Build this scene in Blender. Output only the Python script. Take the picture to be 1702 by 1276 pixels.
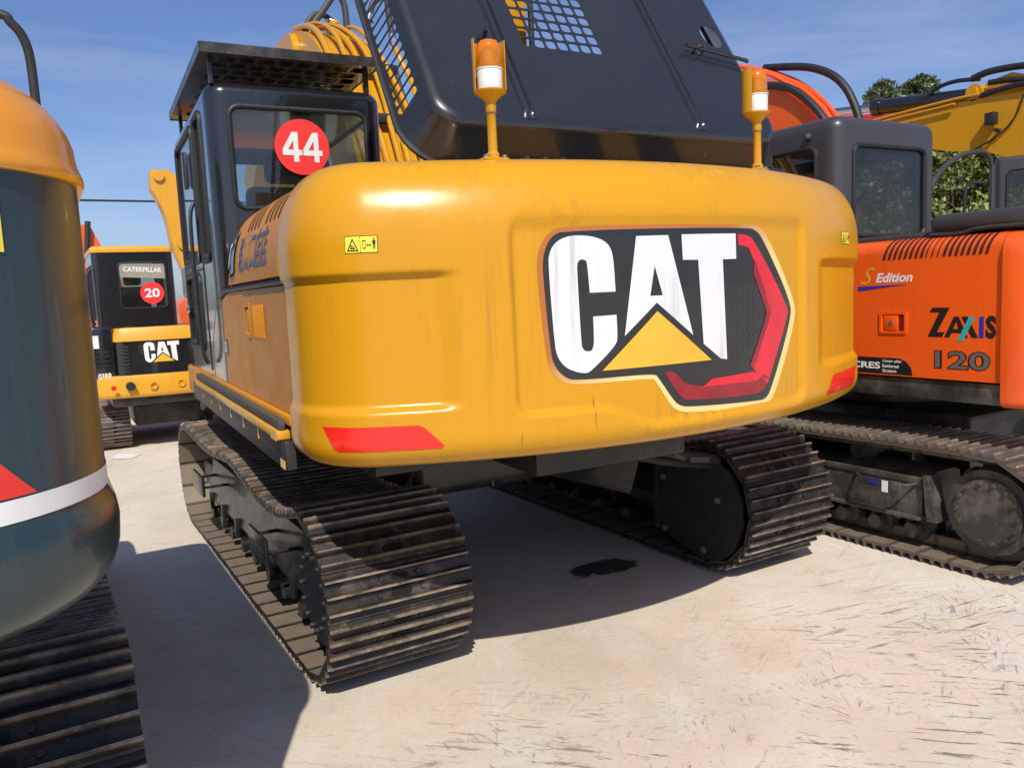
import bpy, bmesh, math, random
from mathutils import Vector, Matrix, geometry, noise
R_ = math.radians
random.seed(7)
for o in list(bpy.data.objects): bpy.data.objects.remove(o)
S = bpy.context.scene; COL = S.collection

# ------------------------------------------------------------------ camera
cam = bpy.data.cameras.new('camera'); camo = bpy.data.objects.new('camera', cam); COL.objects.link(camo)
cam.sensor_width = 36; cam.lens = 1340/1702*36; cam.clip_start = .05; cam.clip_end = 2000
Rw = Matrix(((.861,.096,-.500),(-.507,.074,-.859),(-.045,.993,.113)))   # columns = camera axes in world
cx = Vector((Rw[0][0],Rw[1][0],Rw[2][0])).normalized(); cz = Vector((Rw[0][2],Rw[1][2],Rw[2][2])).normalized()
cy = cz.cross(cx).normalized(); cx = cy.cross(cz)
camo.matrix_world = Matrix(((cx.x,cy.x,cz.x,0),(cx.y,cy.y,cz.y,0),(cx.z,cy.z,cz.z,1.71),(0,0,0,1)))
S.camera = camo
S.render.resolution_x = 1024; S.render.resolution_y = 767
# ------------------------------------------------------------------ sky + sun
SUN = Vector((-.40,-.82,1.0)).normalized()
w = bpy.data.worlds.new('World'); S.world = w; w.use_nodes = True
nt = w.node_tree; bg = nt.nodes['Background']; sk = nt.nodes.new('ShaderNodeTexSky')
sk.sky_type = 'NISHITA'; sk.sun_disc = False; sk.sun_elevation = math.asin(SUN.z)
sk.sun_rotation = math.atan2(SUN.x, SUN.y) % (2*math.pi); sk.altitude = 100; sk.air_density = 1.0; sk.dust_density = 1.0; sk.ozone_density = 4.0
mt_ = nt.nodes.new('ShaderNodeMix'); mt_.data_type = 'RGBA'; mt_.blend_type = 'MULTIPLY'; mt_.inputs[0].default_value = 1; mt_.inputs[7].default_value = (.88,.91,1.10,1)   # camera white balance
nt.links.new(sk.outputs[0], mt_.inputs[6])
tcw = nt.nodes.new('ShaderNodeTexCoord'); mpw = nt.nodes.new('ShaderNodeMapping'); mpw.inputs['Scale'].default_value = (1.2,2.2,7); mpw.inputs['Rotation'].default_value = (.2,.15,.5); nt.links.new(tcw.outputs['Generated'], mpw.inputs[0])
nw = nt.nodes.new('ShaderNodeTexNoise'); nw.inputs['Scale'].default_value = 1.7; nw.inputs['Detail'].default_value = 7; nw.inputs['Roughness'].default_value = .62; nw.inputs['Distortion'].default_value = .6; nt.links.new(mpw.outputs[0], nw.inputs['Vector'])
rw = nt.nodes.new('ShaderNodeMapRange'); rw.inputs[1].default_value = .42; rw.inputs[2].default_value = .80; rw.inputs[3].default_value = 0; rw.inputs[4].default_value = .30; nt.links.new(nw.outputs[0], rw.inputs[0])
cw_ = nt.nodes.new('ShaderNodeMix'); cw_.data_type = 'RGBA'; nt.links.new(rw.outputs[0], cw_.inputs[0]); nt.links.new(mt_.outputs[2], cw_.inputs[6]); cw_.inputs[7].default_value = (6.2,6.6,7.6,1); nt.links.new(cw_.outputs[2], bg.inputs[0]); bg.inputs[1].default_value = .105
sl = bpy.data.lights.new('sun','SUN'); so = bpy.data.objects.new('sun', sl); COL.objects.link(so)
sl.energy = 4.2; sl.angle = R_(.53); sl.color = (1,.94,.83)
so.rotation_euler = SUN.to_track_quat('Z','Y').to_euler(); so.location = (0,0,30)
S.view_settings.view_transform = 'Standard'; S.view_settings.look = 'None'; S.view_settings.exposure = 0.08; S.view_settings.gamma = 1
S.render.engine = 'CYCLES'

# ------------------------------------------------------------------ materials
def new_mat(name):
    m = bpy.data.materials.new(name); m.use_nodes = True
    return m, m.node_tree, m.node_tree.nodes['Principled BSDF']
def tex(nt, kind='Object', scale=(1,1,1), rot=(0,0,0)):
    tc = nt.nodes.new('ShaderNodeTexCoord'); mp = nt.nodes.new('ShaderNodeMapping')
    mp.inputs['Scale'].default_value = scale; src = tc.outputs[kind]
    if any(rot):                                   # turn first, stretch afterwards
        m0 = nt.nodes.new('ShaderNodeMapping'); m0.inputs['Rotation'].default_value = rot; nt.links.new(src, m0.inputs[0]); src = m0.outputs[0]
    nt.links.new(src, mp.inputs[0]); return mp.outputs[0]
def noi(nt, vec, scale, detail=5, rough=.55, dist=0):
    n = nt.nodes.new('ShaderNodeTexNoise'); n.inputs['Scale'].default_value = scale; n.inputs['Detail'].default_value = detail
    n.inputs['Roughness'].default_value = rough; n.inputs['Distortion'].default_value = dist; nt.links.new(vec, n.inputs['Vector']); return n.outputs[0]
def ramp(nt, fac, stops):
    r = nt.nodes.new('ShaderNodeValToRGB'); e = r.color_ramp.elements
    while len(e) < len(stops): e.new(.5)
    for i, (p, c) in enumerate(stops):
        e[i].position = p; e[i].color = (c[0],c[1],c[2],1) if hasattr(c,'__len__') else (c,c,c,1)
    nt.links.new(fac, r.inputs[0]); return r.outputs[0]
def mix(nt, fac, a, b, bt='MIX'):
    m = nt.nodes.new('ShaderNodeMix'); m.data_type = 'RGBA'; m.blend_type = bt
    for i, v in ((0,fac),(6,a),(7,b)):
        if hasattr(v,'links'): nt.links.new(v, m.inputs[i])
        elif i == 0: m.inputs[0].default_value = v
        else: m.inputs[i].default_value = (*v[:3],1)
    return m.outputs[2]
def bump(nt, b, h, st=.2, dist=.01):
    n = nt.nodes.new('ShaderNodeBump'); n.inputs['Strength'].default_value = st; n.inputs['Distance'].default_value = dist
    nt.links.new(h, n.inputs['Height']); nt.links.new(n.outputs[0], b.inputs['Normal'])
def paint(name, col, rough=.28, coat=.6, dirt=.5, dirtcol=(.16,.11,.06), streak=True, dust=0.0, speck=0, spec=.5, lo=.52):
    m, nt, b = new_mat(name)
    v = tex(nt, 'Object', (22,22,1.1) if streak else (3,3,3))
    f = ramp(nt, noi(nt, v, 1.6, 6, .6), [(lo,0),(lo+.2,1)])
    v2 = tex(nt, 'Object'); g = ramp(nt, noi(nt, v2, 1.3, 4), [(.42,0),(.68,1)])
    k = nt.nodes.new('ShaderNodeMath'); k.operation = 'MULTIPLY'; nt.links.new(f, k.inputs[0]); nt.links.new(g, k.inputs[1])
    k2 = nt.nodes.new('ShaderNodeMath'); k2.operation = 'MULTIPLY'; nt.links.new(k.outputs[0], k2.inputs[0]); k2.inputs[1].default_value = dirt
    sp = ramp(nt, noi(nt, v2, 90, 3, .7), [(.70,0),(.76,1)])
    c1 = mix(nt, k2.outputs[0], col, dirtcol)
    k3 = nt.nodes.new('ShaderNodeMath'); k3.operation = 'MULTIPLY'; nt.links.new(sp, k3.inputs[0]); k3.inputs[1].default_value = .25*min(1,dirt*2)
    c2 = mix(nt, k3.outputs[0], c1, (.45,.4,.33) if col[0] < .2 else (.2,.13,.06))
    if dust:
        dd = ramp(nt, noi(nt, v2, 4, 6, .7), [(.45,0),(.8,1)])
        k4 = nt.nodes.new('ShaderNodeMath'); k4.operation = 'MULTIPLY'; nt.links.new(dd, k4.inputs[0]); k4.inputs[1].default_value = dust
        c2 = mix(nt, k4.outputs[0], c2, (.33,.28,.22))
    if speck:
        s1 = ramp(nt, noi(nt, tex(nt,'Object',(1,1,.45),(0,.3,.2)), 55, 4, .75), [(.66,0),(.70,1)]); s2 = ramp(nt, noi(nt, v2, 2.6, 4, .6), [(.54,0),(.66,1)])
        k5 = nt.nodes.new('ShaderNodeMath'); k5.operation = 'MULTIPLY'; nt.links.new(s1, k5.inputs[0]); nt.links.new(s2, k5.inputs[1]); c2 = mix(nt, k5.outputs[0], c2, (.30,.30,.30))
    nt.links.new(c2, b.inputs['Base Color'])
    b.inputs['Coat Weight'].default_value = coat; b.inputs['Coat Roughness'].default_value = .06; b.inputs['Specular IOR Level'].default_value = spec
    rr = ramp(nt, noi(nt, v2, 6, 6, .65), [(.3,rough*.85),(.75,min(1,rough*1.35))]); nt.links.new(rr, b.inputs['Roughness'])
    n_a = noi(nt, v2, 5.5, 3); n_b = noi(nt, v2, 170, 2); ad = nt.nodes.new('ShaderNodeMath'); ad.operation='MULTIPLY_ADD'; nt.links.new(n_b, ad.inputs[0]); ad.inputs[1].default_value = .018; nt.links.new(n_a, ad.inputs[2])
    bump(nt, b, ad.outputs[0], .05, .02)
    return m
def plain(name, col, rough=.5, metal=0, var=.25, scale=12, bmp=.1, coat=0):
    m, nt, b = new_mat(name); v = tex(nt); n = noi(nt, v, scale, 6, .65)
    nt.links.new(mix(nt, ramp(nt, n, [(.3,0),(.72,1)]), [c*(1-var) for c in col], [min(1,c*(1+var)) for c in col]), b.inputs['Base Color'])
    b.inputs['Roughness'].default_value = rough; b.inputs['Metallic'].default_value = metal; b.inputs['Coat Weight'].default_value = coat
    if bmp: bump(nt, b, n, bmp, .01)
    return m
def glass(name, tint=(.55,.6,.6), refl=1.0, rough=.02, dirt=.12):
    m, nt, b = new_mat(name); nt.nodes.remove(b); out = nt.nodes['Material Output']
    tr = nt.nodes.new('ShaderNodeBsdfTransparent'); tr.inputs[0].default_value = (*tint,1)
    gl = nt.nodes.new('ShaderNodeBsdfGlossy'); gl.inputs['Roughness'].default_value = rough; gl.inputs[0].default_value = (refl,refl,refl,1)
    lw = nt.nodes.new('ShaderNodeLayerWeight'); lw.inputs[0].default_value = .5
    pw = nt.nodes.new('ShaderNodeMath'); pw.operation = 'POWER'; pw.inputs[1].default_value = 4.5; nt.links.new(lw.outputs['Facing'], pw.inputs[0])
    fr = nt.nodes.new('ShaderNodeMath'); fr.operation = 'MULTIPLY_ADD'; fr.inputs[1].default_value = .9; fr.inputs[2].default_value = .045; nt.links.new(pw.outputs[0], fr.inputs[0])
    mx = nt.nodes.new('ShaderNodeMixShader'); nt.links.new(fr.outputs[0], mx.inputs[0]); nt.links.new(tr.outputs[0], mx.inputs[1]); nt.links.new(gl.outputs[0], mx.inputs[2])
    df = nt.nodes.new('ShaderNodeBsdfDiffuse'); df.inputs[0].default_value = (.45,.42,.38,1)
    f = ramp(nt, noi(nt, tex(nt), 7, 6, .7), [(.4,dirt*.25),(.75,dirt)])
    m2 = nt.nodes.new('ShaderNodeMixShader'); nt.links.new(f, m2.inputs[0]); nt.links.new(mx.outputs[0], m2.inputs[1]); nt.links.new(df.outputs[0], m2.inputs[2])
    nt.links.new(m2.outputs[0], out.inputs[0]); return m
def shoe_mat(name, base=(.022,.020,.019), dust=(.25,.20,.15), lo=.022, hi=.034, rust=(.075,.052,.04)):
    m, nt, b = new_mat(name)
    tc = nt.nodes.new('ShaderNodeTexCoord'); sx = nt.nodes.new('ShaderNodeSeparateXYZ'); nt.links.new(tc.outputs['Object'], sx.inputs[0])
    mr = nt.nodes.new('ShaderNodeMapRange'); mr.inputs[1].default_value = lo; mr.inputs[2].default_value = hi; nt.links.new(sx.outputs[2], mr.inputs[0])
    oi = nt.nodes.new('ShaderNodeObjectInfo')
    va = nt.nodes.new('ShaderNodeVectorMath'); nt.links.new(tc.outputs['Object'], va.inputs[0])
    cb = nt.nodes.new('ShaderNodeCombineXYZ'); mm = nt.nodes.new('ShaderNodeMath'); mm.operation='MULTIPLY'; mm.inputs[1].default_value = 37; nt.links.new(oi.outputs['Random'], mm.inputs[0]); nt.links.new(mm.outputs[0], cb.inputs[1])
    nt.links.new(cb.outputs[0], va.inputs[1])
    n1 = noi(nt, va.outputs[0], 9, 7, .7); n2 = noi(nt, va.outputs[0], 38, 6, .75); n3 = noi(nt, va.outputs[0], 3.2, 4)
    base_c = mix(nt, ramp(nt, n1, [(.45,0),(.75,1)]), base, rust)
    base_c = mix(nt, ramp(nt, n2, [(.60,0),(.76,.7)]), base_c, dust)
    n4 = noi(nt, va.outputs[0], 6.5, 6, .7, .5); base_c = mix(nt, ramp(nt, n4, [(.58,0),(.70,.6)]), base_c, [d_*.7 for d_ in dust])
    mk = nt.nodes.new('ShaderNodeMath'); mk.operation='MULTIPLY'; nt.links.new(mr.outputs[0], mk.inputs[0]); nt.links.new(ramp(nt, n1, [(.36,.12),(.58,1)]), mk.inputs[1])
    oir = nt.nodes.new('ShaderNodeMapRange'); oir.inputs[3].default_value = .55; oir.inputs[4].default_value = 1.25; nt.links.new(oi.outputs['Random'], oir.inputs[0])
    tip = mix(nt, ramp(nt, n3, [(.4,0),(.65,1)]), (.34,.28,.21), (.22,.145,.10))
    under = nt.nodes.new('ShaderNodeMath'); under.operation='LESS_THAN'; under.inputs[1].default_value = -.009; nt.links.new(sx.outputs[2], under.inputs[0])
    ab = nt.nodes.new('ShaderNodeMath'); ab.operation='ABSOLUTE'; nt.links.new(sx.outputs[1], ab.inputs[0])
    ed = ramp(nt, ab.outputs[0], [(.072,1),(.088,.0)]); un = nt.nodes.new('ShaderNodeMath'); un.operation='MULTIPLY'; nt.links.new(under.outputs[0], un.inputs[0]); nt.links.new(ed, un.inputs[1])
    mk2 = nt.nodes.new('ShaderNodeMath'); mk2.operation='MULTIPLY'; mk2.use_clamp = True; nt.links.new(mk.outputs[0], mk2.inputs[0]); nt.links.new(oir.outputs[0], mk2.inputs[1]); top_c = mix(nt, mk2.outputs[0], base_c, tip)
    nt.links.new(mix(nt, un.outputs[0], top_c, mix(nt, n1, (.16,.125,.09), (.32,.26,.19))), b.inputs['Base Color'])
    b.inputs['Roughness'].default_value = .48; b.inputs['Metallic'].default_value = .25
    nt.links.new(ramp(nt, n2, [(.3,.30),(.7,.66)]), b.inputs['Roughness'])
    bump(nt, b, n2, .5, .006); return m
M = {}
M['yellow'] = paint('ochre_yellow_paint', (.60,.285,.008), .25, .12, .65, (.26,.135,.03), lo=.50, spec=.34)
M['yellow2'] = paint('bright_yellow_paint', (.70,.34,.015), .4, .3, .4)
M['yside'] = paint('ochre_yellow_side_paint', (.56,.225,.012), .45, .05, .35, (.28,.15,.04), spec=.22)
M['amberhood'] = paint('orange_yellow_paint', (.80,.31,.012), .3, .6, .2, (.35,.14,.03), streak=False)
M['black'] = paint('gloss_black_paint', (.012,.012,.014), .22, .8, .25, (.05,.045,.04))
M['hoodblack'] = paint('dusty_black_hood_paint', (.017,.017,.019), .27, .65, .15, (.05,.045,.04), dust=.0, speck=1)
M['satin'] = plain('satin_black_steel', (.022,.022,.024), .5, 0, .35, 20, .1)
M['frame'] = paint('black_chassis_paint', (.02,.02,.02), .4, .3, .5, (.10,.08,.06), dust=.35)
M['chassis'] = paint('black_track_frame', (.012,.012,.013), .38, .25, .4, (.08,.065,.05), dust=.10, spec=.3)
M['hole'] = plain('painted_hole_shade', (.004,.004,.004), .9, 0, .1, 10, 0)
M['dirtyframe'] = paint('dusty_grey_chassis', (.035,.032,.029), .6, .05, .6, (.13,.10,.07), dust=.55)
M['slate'] = paint('dark_slate_paint', (.018,.040,.045), .30, .32, .25, (.08,.09,.09), streak=True)
M['charcoal'] = paint('charcoal_cab_paint', (.045,.04,.042), .38, .35, .3, (.09,.08,.07), streak=False)
M['orange'] = paint('orange_red_paint', (.86,.108,.008), .34, .4, .35, (.35,.07,.02))
M['shoe'] = shoe_mat('worn_track_steel')
M['shoedusty'] = shoe_mat('dusty_track_steel', (.10,.085,.07), (.30,.25,.19), rust=(.17,.13,.10))
M['rubber'] = plain('black_rubber', (.016,.016,.017), .55, 0, .3, 30, .1)
M['hose'] = plain('dusty_hose_rubber', (.055,.05,.046), .6, 0, .3, 30, .1)
M['chrome'] = plain('chromed_steel', (.65,.62,.58), .16, 1, .08, 30, 0)
M['bolt'] = plain('zinc_bolt', (.28,.27,.25), .45, .7, .3, 60, 0)
M['grip'] = plain('grey_anti_slip', (.075,.073,.072), .8, 0, .3, 150, .4)
M['white'] = plain('white_vinyl', (.80,.79,.77), .4, 0, .05, 8, 0)
M['whitestreak'] = paint('white_vinyl_streaked', (.70,.70,.72), .3, .3, .8, (.26,.26,.27))
M['blackvinyl'] = plain('black_vinyl', (.016,.016,.017), .28, 0, .2, 10, 0, .5)
M['greyvinyl'] = plain('dark_grey_vinyl', (.034,.034,.036), .35, 0, .2, 10, 0)
M['redv'] = plain('red_reflective', (.80,.018,.012), .3, 0, .08, 20, 0, .5)
M['crimson'] = plain('crimson_vinyl', (.66,.010,.030), .3, 0, .2, 9, 0, .4)
M['darkred'] = plain('dark_red_vinyl', (.26,.006,.016), .3, 0, .35, 8, 0, .4)
M['stickred'] = plain('red_number_sticker', (.83,.035,.032), .5, 0, .05, 8, 0)
M['tri'] = plain('golden_yellow_vinyl', (.85,.42,.03), .35, 0, .12, 3, 0, .4)
M['ylabel'] = plain('yellow_label', (.86,.72,.05), .4, 0, .05, 8, 0)
M['blue'] = plain('blue_vinyl', (.03,.03,.35), .4, 0, .1, 8, 0)
M['bluegrey'] = plain('faded_blue_lettering', (.055,.065,.15), .4, 0, .25, 20, 0)
M['slotshade'] = plain('painted_slot_shade', (.06,.012,.006), .7, 0, .2, 10, 0)
M['teal'] = plain('teal_vinyl', (.05,.36,.34), .4, 0, .1, 8, 0)
M['grey'] = plain('grey_vinyl', (.13,.12,.115), .4, 0, .1, 8, 0)
M['seat'] = plain('black_seat_fabric', (.012,.012,.013), .75, 0, .3, 40, .2)
M['hazy'] = plain('pale_visor_film', (.30,.28,.21), .6, 0, .15, 6, 0)
M['glass'] = glass('clear_cab_glass', (.80,.86,.86), dirt=.04)
M['dark_glass'] = glass('tinted_cab_glass', (.66,.66,.62), dirt=.03)
M['bark'] = plain('tree_bark', (.10,.07,.05), .9, 0, .3, 10, .5)
def leafmat(name, a, b_):
    m, nt, b = new_mat(name); oi = nt.nodes.new('ShaderNodeNewGeometry')
    nt.links.new(mix(nt, ramp(nt, oi.outputs['Random Per Island'], [(0,0),(1,1)]), a, b_), b.inputs['Base Color'])
    b.inputs['Roughness'].default_value = .45; b.inputs['Subsurface Weight'].default_value = 0; b.inputs['Transmission Weight'].default_value = 0
    return m
M['leaf'] = leafmat('hedge_leaf', (.05,.085,.015), (.27,.29,.08))
M['needle'] = leafmat('conifer_leaf', (.045,.065,.025), (.12,.15,.06))
# amber lens
m, nt, b = new_mat('amber_lens'); b.inputs['Base Color'].default_value = (1,.36,.015,1); b.inputs['Transmission Weight'].default_value = .62; b.inputs['Roughness'].default_value = .06; b.inputs['IOR'].default_value = 1.3; b.inputs['Coat Weight'].default_value = .5
M['amber'] = m
# logo frame: brown on upper left rim, cream on lower right rim (two-tone printed line)
m, nt, b = new_mat('two_tone_rim_vinyl'); sx = nt.nodes.new('ShaderNodeSeparateXYZ'); nt.links.new(tex(nt), sx.inputs[0])
a1 = nt.nodes.new('ShaderNodeMath'); a1.operation = 'MULTIPLY_ADD'; nt.links.new(sx.outputs[0], a1.inputs[0]); a1.inputs[1].default_value = 1.0
nt.links.new(sx.outputs[2], a1.inputs[2]); 
a1.inputs[1].default_value = .55; a1b = nt.nodes.new('ShaderNodeMath'); a1b.operation='MULTIPLY'; a1b.inputs[1].default_value = 0
sb = nt.nodes.new('ShaderNodeMath'); sb.operation='SUBTRACT'; ms = nt.nodes.new('ShaderNodeMath'); ms.operation='MULTIPLY'; ms.inputs[1].default_value=.55
nt.links.new(sx.outputs[0], ms.inputs[0]); nt.links.new(ms.outputs[0], sb.inputs[0]); nt.links.new(sx.outputs[2], sb.inputs[1])
ma = nt.nodes.new('ShaderNodeMath'); ma.operation='ADD'; ma.inputs[1].default_value = 1.4; nt.links.new(sb.outputs[0], ma.inputs[0])
nt.links.new(ramp(nt, ma.outputs[0], [(.33,(.42,.14,.03)),(.60,(.80,.60,.24))]), b.inputs['Base Color']); b.inputs['Roughness'].default_value = .35
M['rim'] = m

# ground
def ground_mat():
    m, nt, b = new_mat('scraped_pale_concrete'); v = tex(nt, 'Object')
    big = noi(nt, v, .55, 5, .6); mid = noi(nt, v, 2.6, 6, .65, .4); fine = noi(nt, v, 45, 5, .7)
    c = ramp(nt, big, [(.30,(.52,.465,.37)),(.48,(.67,.60,.48)),(.70,(.76,.71,.61))])
    c = mix(nt, ramp(nt, mid, [(.42,0),(.66,.55)]), c, (.64,.51,.38))
    c = mix(nt, ramp(nt, noi(nt, tex(nt,'Object',(1.4,.5,1),(0,0,.35)), 2.2, 6, .7), [(.50,0),(.72,.65)]), c, (.69,.67,.64))
    c = mix(nt, ramp(nt, fine, [(.35,.14),(.6,0)]), c, (.25,.21,.17))
    # track scrapes: short stretched flecks in three directions, gathered in patches
    smg = ramp(nt, noi(nt, tex(nt,'Object',(1,1,1),(0,0,.6)), .75, 5, .7, .6), [(.50,0),(.60,1)]); smh = ramp(nt, noi(nt, tex(nt,'Object',(3,30,1),(0,0,.45)), 1.0, 5, .7, .3), [(.44,0),(.62,1)])
    k = nt.nodes.new('ShaderNodeMath'); k.operation='MULTIPLY'; nt.links.new(smg, k.inputs[0]); nt.links.new(smh, k.inputs[1]); k2 = nt.nodes.new('ShaderNodeMath'); k2.operation='MULTIPLY'; nt.links.new(k.outputs[0], k2.inputs[0]); k2.inputs[1].default_value = .30
    c = mix(nt, k2.outputs[0], c, (.40,.38,.36))
    L_ = ((.15,(2.4,24,1),.60,.6,.50,.9),(-.5,(3.2,27,1),.595,.7,.50,.85),(.75,(3.6,30,1),.595,.8,.50,.85),(-.15,(1.0,28,1),.64,.5,.52,.85),(1.4,(7,28,1),.60,1.0,.54,.8),(-1.0,(9,45,1),.605,.9,.525,.75),(.45,(12,60,1),.615,.8,.51,.75),(2.1,(7,32,1),.605,.7,.53,.8),(.3,(34,40,1),.67,.9,.45,.7))
    sy = nt.nodes.new('ShaderNodeSeparateXYZ'); nt.links.new(v, sy.inputs[0])      # worst where machines turn, in front of the parked row
    wr = nt.nodes.new('ShaderNodeMath'); wr.operation='MULTIPLY_ADD'; nt.links.new(noi(nt, v, .9, 3), wr.inputs[0]); wr.inputs[1].default_value = -1.6; nt.links.new(sy.outputs[1], wr.inputs[2])
    wear = nt.nodes.new('ShaderNodeMapRange'); wear.inputs[1].default_value = 1.35; wear.inputs[2].default_value = 2.1; wear.inputs[3].default_value = 1; wear.inputs[4].default_value = .22; nt.links.new(wr.outputs[0], wear.inputs[0])
    for i, (rot, sc, th, ms, ml, st) in enumerate(L_):
        vv = tex(nt, 'Object', sc, (0,0,rot)); s = ramp(nt, noi(nt, vv, 1.0, 5, .68, .35), [(th-.015,0),(th+.012,1)])
        msk = ramp(nt, noi(nt, tex(nt,'Object',(1,1,1),(0,0,i*1.0)), ms, 5, .7), [(ml,0),(ml+.05,1)])
        k = nt.nodes.new('ShaderNodeMath'); k.operation='MULTIPLY'; nt.links.new(s, k.inputs[0]); nt.links.new(msk, k.inputs[1])
        k2 = nt.nodes.new('ShaderNodeMath'); k2.operation='MULTIPLY'; nt.links.new(k.outputs[0], k2.inputs[0]); k2.inputs[1].default_value = st; k3 = nt.nodes.new('ShaderNodeMath'); k3.operation='MULTIPLY'; nt.links.new(k2.outputs[0], k3.inputs[0]); nt.links.new(wear.outputs[0], k3.inputs[1]); k2 = k3
        c = mix(nt, k2.outputs[0], c, ((.20,.165,.12),(.26,.24,.22),(.17,.14,.10),(.22,.2,.2))[i%4])
    nt.links.new(c, b.inputs['Base Color']); b.inputs['Roughness'].default_value = .82
    bump(nt, b, mid, .12, .02); return m
M['ground'] = ground_mat()
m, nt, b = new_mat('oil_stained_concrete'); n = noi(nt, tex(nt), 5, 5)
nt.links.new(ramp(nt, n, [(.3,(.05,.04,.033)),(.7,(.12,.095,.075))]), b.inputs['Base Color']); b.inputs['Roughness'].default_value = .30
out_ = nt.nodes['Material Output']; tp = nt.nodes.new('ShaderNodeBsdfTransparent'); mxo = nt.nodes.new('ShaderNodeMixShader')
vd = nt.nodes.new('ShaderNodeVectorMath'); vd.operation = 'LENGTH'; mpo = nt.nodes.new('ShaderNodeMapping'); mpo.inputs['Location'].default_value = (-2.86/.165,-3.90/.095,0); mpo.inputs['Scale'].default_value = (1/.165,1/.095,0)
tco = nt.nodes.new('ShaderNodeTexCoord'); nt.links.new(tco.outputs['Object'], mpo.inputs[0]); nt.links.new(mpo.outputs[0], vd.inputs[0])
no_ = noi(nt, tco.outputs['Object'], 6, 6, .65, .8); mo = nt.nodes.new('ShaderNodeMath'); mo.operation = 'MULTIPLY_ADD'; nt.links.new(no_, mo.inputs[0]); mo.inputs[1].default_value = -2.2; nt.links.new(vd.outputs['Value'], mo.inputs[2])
nt.links.new(ramp(nt, mo.outputs[0], [(.0,.95),(.30,0)]), mxo.inputs[0]); nt.links.new(tp.outputs[0], mxo.inputs[1]); nt.links.new(b.outputs[0], mxo.inputs[2]); nt.links.new(mxo.outputs[0], out_.inputs[0]); M['oil'] = m

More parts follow.
